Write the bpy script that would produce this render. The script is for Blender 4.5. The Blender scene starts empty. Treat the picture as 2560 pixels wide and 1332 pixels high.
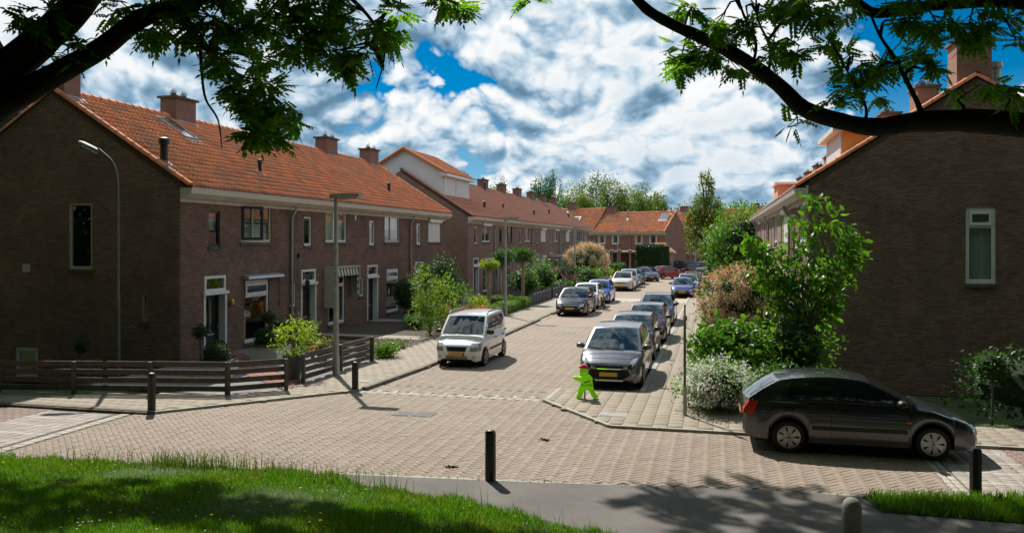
import bpy, math, random
import numpy as np
from mathutils import Vector, Matrix, Quaternion
from mathutils.bvhtree import BVHTree
random.seed(7); RNG = np.random.default_rng(7)
PI = math.pi
SC = bpy.context.scene
COL = SC.collection
# ------------------------------------------------------------------ camera, sky, sun, exposure
CAM_H = 3.75; F_PX = 2050.0; CX, CY = 1280.0, 604.0
THETA = math.atan(510 / F_PX); CT, ST = math.cos(THETA), math.sin(THETA)
cam = bpy.data.cameras.new('camera'); cam_o = bpy.data.objects.new('camera', cam); COL.objects.link(cam_o)
cam.sensor_width = 36; cam.lens = 36 * F_PX / 2560; cam.shift_y = -(666 - CY) / 2560
cam.clip_start = 0.1; cam.clip_end = 3000
cam_o.location = (0, 0, CAM_H); cam_o.rotation_euler = (PI / 2, 0, THETA)
SC.camera = cam_o
SUN_EL = math.radians(48); SUN_DIR = Vector((-0.57, 0.82, 0)).normalized() * math.cos(SUN_EL); SUN_DIR.z = math.sin(SUN_EL)
sun = bpy.data.lights.new('sun', 'SUN'); sun.energy = 5.0; sun.angle = math.radians(0.55); sun.color = (1.0, 0.95, 0.87)
sun_o = bpy.data.objects.new('sun', sun); COL.objects.link(sun_o)
sun_o.rotation_euler = (-SUN_DIR).to_track_quat('-Z', 'Y').to_euler(); sun_o.location = (-30, 40, 50)
SC.view_settings.view_transform = 'Standard'; SC.view_settings.look = 'None'
SC.view_settings.exposure = 0.3; SC.view_settings.gamma = 1.0
SC.render.engine = 'CYCLES'
SC.cycles.max_bounces = 6; SC.cycles.transparent_max_bounces = 8; SC.cycles.diffuse_bounces = 3
SC.cycles.caustics_reflective = False; SC.cycles.caustics_refractive = False
try: SC.cycles.use_denoising = True
except Exception: pass

def nd(nt, kind, x=0, **kw):
    n = nt.nodes.new(kind)
    for k, v in kw.items():
        if hasattr(n, k): setattr(n, k, v)
        else: n.inputs[k.replace('_', ' ')].default_value = v
    return n
def math_n(nt, op, a, b=None, clamp=False):
    n = nt.nodes.new('ShaderNodeMath'); n.operation = op; n.use_clamp = clamp
    for i, q in enumerate((a, b)):
        if q is None: continue
        if isinstance(q, (int, float)): n.inputs[i].default_value = q
        else: nt.links.new(q, n.inputs[i])
    return n.outputs[0]
def vmath(nt, op, a, b=None):
    n = nt.nodes.new('ShaderNodeVectorMath'); n.operation = op
    for i, q in enumerate((a, b)):
        if q is None: continue
        if isinstance(q, (tuple, list)): n.inputs[i].default_value = q
        elif isinstance(q, (int, float)): n.inputs['Scale'].default_value = q
        else: nt.links.new(q, n.inputs[i])
    return n.outputs[0]
def ramp(nt, fac, stops, interp='LINEAR'):
    n = nt.nodes.new('ShaderNodeValToRGB'); n.color_ramp.interpolation = interp
    e = n.color_ramp.elements
    while len(e) > 1: e.remove(e[-1])
    for i, (p, c) in enumerate(stops):
        q = e[0] if i == 0 else e.new(p)
        q.position = p; q.color = tuple(c) + (1,) if len(c) == 3 else c
    if fac is not None: nt.links.new(fac, n.inputs[0])
    return n.outputs[0]
def mixc(nt, fac, a, b, mode='MIX'):
    n = nt.nodes.new('ShaderNodeMix'); n.data_type = 'RGBA'; n.blend_type = mode
    for s, q in ((n.inputs[0], fac), (n.inputs[6], a), (n.inputs[7], b)):
        if isinstance(q, (int, float)): s.default_value = q
        elif isinstance(q, (tuple, list)): s.default_value = tuple(q) + ((1,) if len(q) == 3 else ())
        else: nt.links.new(q, s)
    return n.outputs[2]
def noise(nt, vec, scale, detail=4, rough=0.55, dist=0.0):
    n = nt.nodes.new('ShaderNodeTexNoise'); n.inputs['Scale'].default_value = scale; n.inputs['Detail'].default_value = detail
    n.inputs['Roughness'].default_value = rough; n.inputs['Distortion'].default_value = dist
    if vec is not None: nt.links.new(vec, n.inputs['Vector'])
    return n.outputs[0]

def make_world():
    w = bpy.data.worlds.new('World'); SC.world = w; w.use_nodes = True
    nt = w.node_tree; nt.nodes.clear(); L = nt.links.new
    out = nt.nodes.new('ShaderNodeOutputWorld')
    sky = nt.nodes.new('ShaderNodeTexSky'); sky.sky_type = 'NISHITA'; sky.sun_disc = False
    sky.sun_elevation = SUN_EL; sky.sun_rotation = math.atan2(SUN_DIR.x, SUN_DIR.y)
    sky.air_density = 1.0; sky.dust_density = 0.0; sky.ozone_density = 2.0; sky.altitude = 0
    hs = nt.nodes.new('ShaderNodeHueSaturation'); hs.inputs['Saturation'].default_value = 1.35; hs.inputs['Value'].default_value = 0.62
    L(vmath(nt, 'MULTIPLY', sky.outputs[0], (.62, .92, 1.12)), hs.inputs['Color'])
    tc = nt.nodes.new('ShaderNodeTexCoord'); d = vmath(nt, 'NORMALIZE', tc.outputs['Generated'])
    sep = nt.nodes.new('ShaderNodeSeparateXYZ'); L(d, sep.inputs[0])
    # cumulus heaps over the whole dome, drawn out into flat streaks towards the horizon, lit from the sun's side
    zl = math_n(nt, 'MULTIPLY', math_n(nt, 'LOGARITHM', math_n(nt, 'ADD', math_n(nt, 'ABSOLUTE', sep.outputs[2]), 0.28), 2.71828), 0.62)
    cb = nt.nodes.new('ShaderNodeCombineXYZ'); L(sep.outputs[0], cb.inputs[0]); L(sep.outputs[1], cb.inputs[1]); L(zl, cb.inputs[2])
    mp = vmath(nt, 'ADD', cb.outputs[0], SKY_OFF)
    wob = nt.nodes.new('ShaderNodeTexNoise'); wob.inputs['Scale'].default_value = 7; wob.inputs['Detail'].default_value = 3; L(mp, wob.inputs['Vector'])
    mp = vmath(nt, 'ADD', mp, vmath(nt, 'SCALE', vmath(nt, 'SUBTRACT', wob.outputs['Color'], (0.5, 0.5, 0.5)), 0.045))
    def billow(p, sc, amp):
        n = noise(nt, p, sc, 0, .5); return math_n(nt, 'MULTIPLY', math_n(nt, 'ABSOLUTE', math_n(nt, 'SUBTRACT', n, 0.5)), 2 * amp)
    def dens(off, fine):
        p = vmath(nt, 'ADD', mp, off) if off else mp
        a = math_n(nt, 'MULTIPLY', noise(nt, p, 2.3, 2, 0.5), 1.5)
        for sc, amp in ((5.0, .44), (11.0, .30), (23.0, .18)) + (((48.0, .09), (100.0, .042)) if fine else ()):
            a = math_n(nt, 'ADD', a, billow(p, sc, amp))
        return a
    d0 = dens(None, True); sd = SUN_DIR
    d1 = dens((sd.x * 0.02, 0, 0.022), True); d2 = dens((sd.x * 0.10, 0, 0.16), False)
    cover = ramp(nt, math_n(nt, 'SUBTRACT', d0, CLOUD_T), [(0.0, (0, 0, 0)), (0.035, (.8, .8, .8)), (0.08, (1, 1, 1))])
    lit = math_n(nt, 'ADD', math_n(nt, 'ADD', math_n(nt, 'MULTIPLY', math_n(nt, 'SUBTRACT', d0, d1), 3.3), math_n(nt, 'MULTIPLY', math_n(nt, 'SUBTRACT', d0, d2), 1.1)), 0.66, True)
    core = ramp(nt, math_n(nt, 'SUBTRACT', d0, CLOUD_T), [(0.10, (1, 1, 1)), (0.55, (.62, .62, .62))])
    shade = math_n(nt, 'MULTIPLY', lit, core)
    ccol = ramp(nt, shade, [(0.0, (.13, .25, .37)), (0.18, (.20, .345, .49)), (0.36, (.32, .48, .63)), (0.58, (.60, .73, .84)), (0.80, (.90, .935, .96)), (1.0, (1.05, 1.05, 1.05))])
    cs = vmath(nt, 'SCALE', ccol, 10.0)
    hz = ramp(nt, math_n(nt, 'ABSOLUTE', sep.outputs[2]), [(0.0, (.9, .9, .9)), (0.06, (.55, .55, .55)), (0.18, (0, 0, 0))])
    low = mixc(nt, hz, hs.outputs[0], (3.0, 5.2, 7.6))
    mixs = mixc(nt, cover, low, cs)
    bg = nt.nodes.new('ShaderNodeBackground'); bg.inputs[1].default_value = 0.08
    L(mixs, bg.inputs[0]); L(bg.outputs[0], out.inputs[0])
    w.cycles.sampling_method = 'MANUAL'; w.cycles.sample_map_resolution = 256
SKY_OFF = (1.7, 2.2, 0.5); CLOUD_T = 0.86
make_world()

# ------------------------------------------------------------------ helpers
def ray(x, y):
    u = (x - CX) / F_PX; v = -(y - CY) / F_PX
    return Vector((u * CT - ST, u * ST + CT, v))
def g(x, y, z=0.0):                      # pixel of the photograph to a point of the ground
    d = ray(x, y); t = (z - CAM_H) / d.z; return Vector((d.x * t, d.y * t, z))
def at(x, y, D):                         # the point D metres out along a pixel's sight line
    d = ray(x, y); return Vector((d.x * D, d.y * D, CAM_H + d.z * D))
def proj(p):
    D = -p[0] * ST + p[1] * CT; r = p[0] * CT + p[1] * ST
    return (CX + F_PX * r / D, CY - F_PX * (p[2] - CAM_H) / D, D) if D > 0.05 else (-9e3, -9e3, D)

class MB:
    def __init__(s): s.v = []; s.f = []; s.m = []
    def add(s, vs, fs, mi=0):
        o = len(s.v); s.v.extend([tuple(p) for p in vs]); s.f.extend([tuple(i + o for i in q) for q in fs]); s.m.extend([mi] * len(fs)); return s
    def quad(s, a, b, c, d, mi=0): return s.add([a, b, c, d], [(0, 1, 2, 3)], mi)
    def box(s, x0, x1, y0, y1, z0, z1, mi=0):
        return s.add([(x0, y0, z0), (x1, y0, z0), (x1, y1, z0), (x0, y1, z0), (x0, y0, z1), (x1, y0, z1), (x1, y1, z1), (x0, y1, z1)],
                     [(0, 3, 2, 1), (4, 5, 6, 7), (0, 1, 5, 4), (1, 2, 6, 5), (2, 3, 7, 6), (3, 0, 4, 7)], mi)
    def bar(s, p, q, w, h, mi=0, up=(0, 0, 1)):           # a straight board from p to q, w wide across, h high
        p = Vector(p); q = Vector(q); d = (q - p).normalized(); side = d.cross(Vector(up)).normalized() * (w / 2); u = side.cross(d).normalized() * (h / 2)
        c = [a + b + e for a in (p, q) for b in (-side, side) for e in (-u, u)]
        return s.add(c, [(0, 1, 3, 2), (4, 6, 7, 5), (0, 4, 5, 1), (2, 3, 7, 6), (0, 2, 6, 4), (1, 5, 7, 3)], mi)
    def tube(s, pts, rad, n=8, mi=0, cap=True):
        pts = [Vector(p) for p in pts]; k = len(pts); rad = list(rad) if hasattr(rad, '__len__') else [rad] * k
        vs = []; prev = None
        for i, p in enumerate(pts):
            t = (pts[min(i + 1, k - 1)] - pts[max(i - 1, 0)])
            t = t.normalized() if t.length > 1e-9 else Vector((0, 0, 1))
            if prev is None: a = t.orthogonal().normalized()
            else:
                a = prev - t * prev.dot(t); a = a.normalized() if a.length > 1e-6 else t.orthogonal().normalized()
            prev = a; b = t.cross(a)
            for j in range(n):
                th = 2 * PI * j / n; vs.append(p + (a * math.cos(th) + b * math.sin(th)) * rad[i])
        fs = [(i * n + j, i * n + (j + 1) % n, (i + 1) * n + (j + 1) % n, (i + 1) * n + j) for i in range(k - 1) for j in range(n)]
        if cap: fs += [tuple(range(n - 1, -1, -1)), tuple((k - 1) * n + j for j in range(n))]
        return s.add(vs, fs, mi)
    def lathe(s, prof, n=16, c=(0, 0, 0), axis='z', mi=0, cap=True):
        vs = []
        for r, h in prof:
            for j in range(n):
                a = 2 * PI * j / n; p = (r * math.cos(a), r * math.sin(a), h)
                if axis == 'y': p = (p[0], p[2], p[1])
                if axis == 'x': p = (p[2], p[0], p[1])
                vs.append((p[0] + c[0], p[1] + c[1], p[2] + c[2]))
        k = len(prof)
        fs = [(i * n + j, i * n + (j + 1) % n, (i + 1) * n + (j + 1) % n, (i + 1) * n + j) for i in range(k - 1) for j in range(n)]
        if cap and prof[0][0] > 1e-5: fs.append(tuple(range(n - 1, -1, -1)))
        if cap and prof[-1][0] > 1e-5: fs.append(tuple((k - 1) * n + j for j in range(n)))
        return s.add(vs, fs, mi)
    def prism(s, poly, a0, a1, axis='x', mi=0):           # poly: the other two coordinates in order
        def mk(p, a): return {'x': (a, p[0], p[1]), 'y': (p[0], a, p[1]), 'z': (p[0], p[1], a)}[axis]
        n = len(poly); vs = [mk(p, a0) for p in poly] + [mk(p, a1) for p in poly]
        fs = [tuple(range(n - 1, -1, -1)), tuple(range(n, 2 * n))] + [(i, (i + 1) % n, n + (i + 1) % n, n + i) for i in range(n)]
        return s.add(vs, fs, mi)
    def grid(s, rows, mi=0):
        r = len(rows); c = len(rows[0]); vs = [p for q in rows for p in q]
        return s.add(vs, [(i * c + j, i * c + j + 1, (i + 1) * c + j + 1, (i + 1) * c + j) for i in range(r - 1) for j in range(c - 1)], mi)
    def mesh(s, name, mats, smooth=None):
        me = bpy.data.meshes.new(name); me.from_pydata(s.v, [], s.f)
        for m in (mats if isinstance(mats, (list, tuple)) else [mats]): me.materials.append(m)
        if max(s.m, default=0) > 0: me.polygons.foreach_set('material_index', s.m)
        if smooth is not None:
            me.polygons.foreach_set('use_smooth', [True] * len(s.f))
            if smooth < 179: me.set_sharp_from_angle(angle=math.radians(smooth))
        me.update(); return me
    def build(s, name, mats, parent=None, smooth=None, **kw):
        return link(name, s.mesh(name, mats, smooth), parent, **kw)
def link(name, data, parent=None, loc=None, rot=None, label=None, cat=None, group=None, kind=None):
    o = bpy.data.objects.new(name, data); COL.objects.link(o)
    if parent is not None: o.parent = parent
    if loc is not None: o.location = loc
    if rot is not None: o.rotation_euler = rot
    for k, v in (('label', label), ('category', cat), ('group', group), ('kind', kind)):
        if v: o[k] = v
    return o
def thing(name, label, cat, loc=(0, 0, 0), rz=0.0, group=None, scale=None):
    o = link(name, None, None, loc, (0, 0, rz), label, cat, group); o.empty_display_size = 0.3
    if scale: o.scale = (scale,) * 3
    return o
def np_mesh(name, V, Fc, mats, smooth=False, mi=None):     # V (n,3) float, Fc (m,k) int
    me = bpy.data.meshes.new(name); n, m, k = len(V), len(Fc), Fc.shape[1]
    me.vertices.add(n); me.vertices.foreach_set('co', V.astype(np.float32).ravel())
    me.loops.add(m * k); me.loops.foreach_set('vertex_index', Fc.astype(np.int32).ravel())
    me.polygons.add(m); me.polygons.foreach_set('loop_start', np.arange(0, m * k, k, dtype=np.int32))
    for q in (mats if isinstance(mats, (list, tuple)) else [mats]): me.materials.append(q)
    if mi is not None: me.polygons.foreach_set('material_index', np.asarray(mi, dtype=np.int32))
    if smooth: me.polygons.foreach_set('use_smooth', [True] * m)
    me.update(calc_edges=True); me.validate(); return me
def replicate(TV, TF, R, T, S=None):                        # template verts/faces, rotation (n,3,3), offset (n,3), scale (n,)
    n = len(T); TV = np.asarray(TV, float); TF = np.asarray(TF)
    P = np.einsum('nij,vj->nvi', R, TV)
    if S is not None: P = P * np.asarray(S)[:, None, None] if np.ndim(S) == 1 else P * S
    P = P + np.asarray(T)[:, None, :]
    Fc = (TF[None] + (np.arange(n) * len(TV))[:, None, None]).reshape(-1, TF.shape[1])
    return P.reshape(-1, 3), Fc
def rand_rot(n, tilt=None):
    q = RNG.normal(size=(n, 4)); q /= np.linalg.norm(q, axis=1)[:, None]
    w, x, y, z = q.T
    return np.stack([np.stack([1 - 2 * (y * y + z * z), 2 * (x * y - z * w), 2 * (x * z + y * w)], -1),
                     np.stack([2 * (x * y + z * w), 1 - 2 * (x * x + z * z), 2 * (y * z - x * w)], -1),
                     np.stack([2 * (x * z - y * w), 2 * (y * z + x * w), 1 - 2 * (x * x + y * y)], -1)], 1)
def frames(D, U):                                           # rotation matrices whose x axis is D and z axis near U
    D = D / np.linalg.norm(D, axis=1)[:, None]; Y = np.cross(U, D); Y /= np.maximum(np.linalg.norm(Y, axis=1), 1e-6)[:, None]
    Z = np.cross(D, Y); return np.stack([D, Y, Z], -1)
def in_poly(x, y, poly):
    c = False; n = len(poly); j = n - 1
    for i in range(n):
        xi, yi = poly[i]; xj, yj = poly[j]
        if (yi > y) != (yj > y) and x < (xj - xi) * (y - yi) / (yj - yi) + xi: c = not c
        j = i
    return c

# ------------------------------------------------------------------ materials
MATS = {}
def newmat(name):
    m = bpy.data.materials.new(name); m.use_nodes = True; nt = m.node_tree; nt.nodes.clear()
    out = nt.nodes.new('ShaderNodeOutputMaterial'); b = nt.nodes.new('ShaderNodeBsdfPrincipled'); nt.links.new(b.outputs[0], out.inputs[0])
    MATS[name] = m; return m, nt, b, out
def island(nt):
    ge = nt.nodes.new('ShaderNodeNewGeometry'); oi = nt.nodes.new('ShaderNodeObjectInfo')
    return math_n(nt, 'FRACT', math_n(nt, 'ADD', ge.outputs['Random Per Island'], oi.outputs['Random']))
def bump(nt, b, h, strength=0.4, dist=0.01):
    n = nt.nodes.new('ShaderNodeBump'); n.inputs['Strength'].default_value = strength; n.inputs['Distance'].default_value = dist
    nt.links.new(h, n.inputs['Height']); nt.links.new(n.outputs[0], b.inputs['Normal'])
def M(name, col, rough=0.6, metal=0.0, var=0.0, vscale=6.0, bmp=0.0, bscale=40.0, coat=0.0, spec=None, isl=0.0, world=False):
    if name in MATS: return MATS[name]
    m, nt, b, out = newmat(name)
    b.inputs['Roughness'].default_value = rough; b.inputs['Metallic'].default_value = metal
    if coat: b.inputs['Coat Weight'].default_value = coat; b.inputs['Coat Roughness'].default_value = 0.03
    if spec is not None: b.inputs['Specular IOR Level'].default_value = spec
    b.inputs['Base Color'].default_value = tuple(col) + (1,)
    tc = nt.nodes.new('ShaderNodeTexCoord'); vec = tc.outputs['Object']
    if world: vec = nt.nodes.new('ShaderNodeNewGeometry').outputs['Position']
    c = None
    if var:
        c = mixc(nt, ramp(nt, noise(nt, vec, vscale, 6, 0.6), [(0.3, (0, 0, 0)), (0.7, (1, 1, 1))]), tuple(q * (1 - var) for q in col), tuple(min(1, q * (1 + var)) for q in col))
    if isl:
        r = island(nt); f = math_n(nt, 'ADD', math_n(nt, 'MULTIPLY', r, 2 * isl), 1 - isl)
        c = vmath(nt, 'SCALE', c if c is not None else tuple(col), 1.0); n = c.node; nt.links.new(f, n.inputs['Scale'])
    if c is not None: nt.links.new(c, b.inputs['Base Color'])
    if bmp: bump(nt, b, noise(nt, vec, bscale, 5, 0.6), bmp, 0.01)
    return m
def brick_like(name, cols, dark=(.03, .028, .025), rough=0.85, lichen=None, lscale=1.2):
    """separate bricks, tiles or slabs: every piece its own tone, fine grain, patches of wear"""
    m, nt, b, out = newmat(name); b.inputs['Roughness'].default_value = rough
    geo = nt.nodes.new('ShaderNodeNewGeometry'); pos = geo.outputs['Position']
    r = island(nt); n = len(cols)
    c = ramp(nt, r, [(i / max(1, n - 1), q) for i, q in enumerate(cols)])
    gr = noise(nt, pos, 90, 3, 0.7); c = mixc(nt, math_n(nt, 'MULTIPLY', math_n(nt, 'SUBTRACT', gr, 0.35, True), 1.1), c, tuple(q * 0.6 for q in cols[0]))
    big = noise(nt, pos, lscale, 7, 0.62)
    if lichen: c = mixc(nt, math_n(nt, 'MULTIPLY', ramp(nt, big, [(0.48, (0, 0, 0)), (0.68, (1, 1, 1))]), 0.75), c, lichen)
    else: c = mixc(nt, ramp(nt, big, [(0.4, (0, 0, 0)), (0.75, (.62, .62, .62))]), c, dark)
    nt.links.new(c, b.inputs['Base Color']); bump(nt, b, gr, 0.35, 0.004); return m
def brick_tex(name, c1, c2, mortar, uv='xz', bw=0.21, bh=0.0625, mw=0.010, rough=0.9, off=0.5, rot=0.0):
    m, nt, b, out = newmat(name); b.inputs['Roughness'].default_value = rough
    tc = nt.nodes.new('ShaderNodeTexCoord'); sep = nt.nodes.new('ShaderNodeSeparateXYZ'); nt.links.new(tc.outputs['Object'], sep.inputs[0])
    cb = nt.nodes.new('ShaderNodeCombineXYZ')
    if uv == 'xz': nt.links.new(math_n(nt, 'ADD', sep.outputs[0], sep.outputs[1]), cb.inputs[0]); nt.links.new(sep.outputs[2], cb.inputs[1])
    else: nt.links.new(sep.outputs[0], cb.inputs[0]); nt.links.new(sep.outputs[1], cb.inputs[1])
    bt = nt.nodes.new('ShaderNodeTexBrick'); nt.links.new(cb.outputs[0], bt.inputs['Vector']); bt.inputs['Scale'].default_value = 1.0
    bt.inputs['Brick Width'].default_value = bw; bt.inputs['Row Height'].default_value = bh; bt.inputs['Mortar Size'].default_value = mw / 2
    bt.inputs['Color1'].default_value = tuple(c1) + (1,); bt.inputs['Color2'].default_value = tuple(c2) + (1,); bt.inputs['Mortar'].default_value = tuple(mortar) + (1,)
    bt.inputs['Mortar Smooth'].default_value = 0.2; bt.inputs['Bias'].default_value = 0.0
    big = noise(nt, tc.outputs['Object'], 0.9, 6, 0.6)
    c = mixc(nt, ramp(nt, big, [(0.35, (0, 0, 0)), (0.75, (.5, .5, .5))]), bt.outputs['Color'], tuple(q * 0.55 for q in c1))
    nt.links.new(c, b.inputs['Base Color'])
    bump(nt, b, math_n(nt, 'SUBTRACT', 1.0, bt.outputs['Fac']), 0.5, 0.008); return m
def leaf_mat(name, c1, c2, trans=0.45, rough=0.42):
    tint = (1.1, 1.05, .95) if 'blossom' in name else (1.8, 1.75, .6) if name == 'ash_leaf' else (1.3, 1.38, .6)
    m, nt, b, out = newmat(name); b.inputs['Roughness'].default_value = rough; b.inputs['Specular IOR Level'].default_value = 0.35
    r = island(nt); c = ramp(nt, r, [(0, c1), (1, c2)]); nt.links.new(c, b.inputs['Base Color'])
    t = nt.nodes.new('ShaderNodeBsdfTranslucent'); nt.links.new(vmath(nt, 'MULTIPLY', c, tint), t.inputs[0])
    mx = nt.nodes.new('ShaderNodeMixShader'); mx.inputs[0].default_value = trans
    nt.links.new(b.outputs[0], mx.inputs[1]); nt.links.new(t.outputs[0], mx.inputs[2]); nt.links.new(mx.outputs[0], out.inputs[0]); return m
def pane_mat(name, tint=(.75, .82, .82), refl=0.09):
    m, nt, b, out = newmat(name); nt.nodes.remove(b)
    tr = nt.nodes.new('ShaderNodeBsdfTransparent'); tr.inputs[0].default_value = tuple(tint) + (1,)
    gl = nt.nodes.new('ShaderNodeBsdfGlossy'); gl.inputs['Roughness'].default_value = 0.015
    fr = nt.nodes.new('ShaderNodeFresnel'); nt.links.new(math_n(nt, 'SUBTRACT', 1.5, math_n(nt, 'MULTIPLY', nt.nodes.new('ShaderNodeNewGeometry').outputs['Backfacing'], 1.5 - 1 / 1.5)), fr.inputs[0])
    f = math_n(nt, 'ADD', math_n(nt, 'MULTIPLY', fr.outputs[0], 1.1), refl, True)
    mx = nt.nodes.new('ShaderNodeMixShader'); nt.links.new(f, mx.inputs[0]); nt.links.new(tr.outputs[0], mx.inputs[1]); nt.links.new(gl.outputs[0], mx.inputs[2])
    nt.links.new(mx.outputs[0], out.inputs[0]); return m
def carpaint(name, col, metal=0.35, rough=0.32):
    if name in MATS: return MATS[name]
    m, nt, b, out = newmat(name); b.inputs['Base Color'].default_value = tuple(col) + (1,); b.inputs['Metallic'].default_value = metal
    b.inputs['Roughness'].default_value = rough; b.inputs['Coat Weight'].default_value = 0.9; b.inputs['Coat Roughness'].default_value = 0.04
    tc = nt.nodes.new('ShaderNodeTexCoord'); sep = nt.nodes.new('ShaderNodeSeparateXYZ'); nt.links.new(tc.outputs['Object'], sep.inputs[0])
    dirt = math_n(nt, 'MULTIPLY', ramp(nt, sep.outputs[2], [(0.2, (1, 1, 1)), (0.55, (0, 0, 0))]), math_n(nt, 'MULTIPLY', noise(nt, tc.outputs['Object'], 5, 5, 0.6), 0.5))
    nt.links.new(mixc(nt, dirt, tuple(col), (.12, .10, .08)), b.inputs['Base Color']); return m

WALL_C = [(.235, .135, .092), (.29, .175, .118), (.185, .105, .076), (.32, .205, .145), (.245, .15, .108)]
BRICK = brick_like('wall_brick', WALL_C, (.07, .05, .04))
BRICK_T = brick_tex('wall_brick_courses', (.23, .14, .098), (.31, .195, .14), (.26, .22, .18))
BRICK_CH = brick_tex('chimney_brick_courses', (.27, .13, .092), (.33, .17, .12), (.24, .19, .16))
BRICK_RED = brick_tex('red_brick_courses', (.30, .13, .085), (.36, .165, .11), (.30, .22, .18))
MORTAR = M('mortar', (.20, .175, .15), 0.95, var=0.25, vscale=3, bmp=0.3, bscale=60)
TILE = brick_like('clay_tile', [(.84, .255, .09), (.88, .31, .12), (.76, .215, .078), (.90, .35, .15), (.58, .18, .08), (.42, .22, .14), (.80, .25, .09)], rough=0.8, lichen=(.42, .23, .14), lscale=0.5)
TILE_OLD = brick_like('weathered_clay_tile', [(.56, .22, .125), (.47, .19, .12), (.64, .25, .13), (.40, .17, .11), (.68, .27, .14)], rough=0.65, lichen=(.36, .24, .17), lscale=0.7)
UNDER = M('roof_boarding', (.10, .05, .035), 0.9)
WHITE = M('white_paint', (.74, .74, .73), 0.38, var=0.06, vscale=3)
CREAM = M('cream_paint', (.62, .575, .49), 0.45, var=0.08, vscale=2)
BEIGE = M('beige_paint', (.55, .50, .41), 0.45, var=0.06)
NAVY = M('navy_paint', (.012, .016, .04), 0.3)
BROWN = M('dark_brown_paint', (.035, .018, .012), 0.35, var=0.2)
OLIVE = M('olive_brown_paint', (.05, .035, .015), 0.35, var=0.2)
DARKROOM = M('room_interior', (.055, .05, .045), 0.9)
CURTAIN = M('net_curtain', (.62, .61, .58), 0.9, var=0.12, vscale=14)
BLIND = M('white_shutter', (.70, .70, .69), 0.5)
PANE = pane_mat('window_pane')
LEAD = M('lead_sheet', (.27, .29, .31), 0.45, metal=0.5, var=0.2, vscale=8)
ZINC = M('zinc_pipe', (.34, .36, .37), 0.42, metal=0.6, var=0.15)
BLACKP = M('black_plastic', (.012, .012, .013), 0.5)
BLACKIRON = M('dark_coated_post', (.012, .012, .014), 0.42, var=0.2, vscale=9)
CONC = M('concrete', (.33, .31, .28), 0.9, var=0.2, vscale=5, bmp=0.4, bscale=70)
CONC_D = M('dark_concrete', (.10, .09, .075), 0.9, var=0.3, vscale=5, bmp=0.4, bscale=50)
STONE = M('granite_speckle', (.22, .21, .18), 0.85, var=0.45, vscale=60, bmp=0.4, bscale=90)
GALV = M('galvanised_steel', (.40, .40, .38), 0.5, metal=0.55, var=0.25, vscale=5)
GALV_G = M('mossy_galvanised_steel', (.11, .115, .07), 0.6, metal=0.2, var=0.25, vscale=4)
LAMPGLASS = M('lamp_diffuser', (.55, .53, .45), 0.25)
WOOD = M('dark_stained_wood', (.105, .085, .07), 0.75, var=0.35, vscale=9, bmp=0.4, bscale=60)
WOOD_P = M('stake_wood', (.30, .21, .13), 0.8, var=0.3, vscale=9)
WOOD_R = M('red_brown_shed_boards', (.085, .022, .02), 0.7, var=0.3, vscale=6)
RUBBER = M('tyre_rubber', (.014, .014, .014), 0.75)
RIM = M('wheel_silver', (.50, .50, .50), 0.35, metal=0.6)
RIM_D = M('wheel_dark', (.02, .02, .02), 0.6)
CARGLASS = M('car_glass', (.012, .02, .022), 0.03, spec=0.9, coat=0.6)
CHROME = M('chrome', (.7, .7, .7), 0.12, metal=1.0)
LIGHTG = M('headlamp', (.42, .43, .43), 0.12, metal=0.4, coat=1.0)
TAILR = M('tail_lamp', (.50, .03, .02), 0.15, coat=1.0)
AMBER = M('amber_lamp', (.65, .19, .02), 0.2, coat=1.0)
PLATE = M('yellow_plate', (.68, .36, .01), 0.45)
PLATEB = M('blue_plate_band', (.02, .06, .35), 0.45)
GAP = M('panel_gap', (.006, .006, .006), 0.8)
SEATS = M('dark_upholstery', (.02, .02, .022), 0.8)
BARK = M('bark', (.045, .035, .026), 0.95, var=0.4, vscale=8, bmp=0.9, bscale=22)
BARK_L = M('pale_bark', (.14, .10, .075), 0.9, var=0.3, vscale=8)
ASH1 = leaf_mat('ash_leaf', (.05, .15, .008), (.13, .29, .018), 0.58)
LF_DK = leaf_mat('dark_green_leaf', (.018, .055, .012), (.04, .10, .02), 0.3)
LF_MID = leaf_mat('green_leaf', (.035, .10, .015), (.08, .19, .03), 0.38)
LF_BR = leaf_mat('bright_green_leaf', (.06, .17, .02), (.16, .31, .04), 0.42)
LF_YEL = leaf_mat('yellow_green_leaf', (.18, .30, .02), (.36, .44, .035), 0.42)
LF_LIME = leaf_mat('lime_hedge_leaf', (.10, .22, .015), (.20, .34, .03), 0.38)
LF_RED = leaf_mat('red_young_leaf', (.38, .09, .025), (.55, .19, .05), 0.35)
LF_POP = leaf_mat('poplar_leaf', (.09, .14, .022), (.20, .26, .05), 0.45)
LF_CON = leaf_mat('conifer_leaf', (.022, .042, .012), (.05, .08, .02), 0.15)
FL_BEI = leaf_mat('cream_blossom', (.74, .55, .36), (.88, .71, .50), 0.25, 0.8)
FL_WHT = leaf_mat('white_blossom', (.72, .74, .66), (.85, .86, .80), 0.25, 0.8)
FL_COR = leaf_mat('coral_blossom', (.62, .16, .08), (.80, .28, .16), 0.3, 0.8)
FL_PNK = leaf_mat('pink_blossom', (.50, .05, .16), (.75, .18, .32), 0.3, 0.8)
FL_YEL = leaf_mat('yellow_blossom', (.75, .50, .03), (.85, .62, .05), 0.2, 0.8)
GRASSM = leaf_mat('grass_blade', (.05, .15, .010), (.16, .29, .022), 0.45, 0.5)
GRASSD = leaf_mat('dry_grass_blade', (.20, .21, .05), (.34, .31, .10), 0.4, 0.6)
SOIL = M('soil', (.07, .05, .035), 0.98, var=0.4, vscale=4, bmp=0.6, bscale=30, world=True)
GREEN_CORE = M('inner_foliage', (.012, .028, .008), 0.95)
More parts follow.
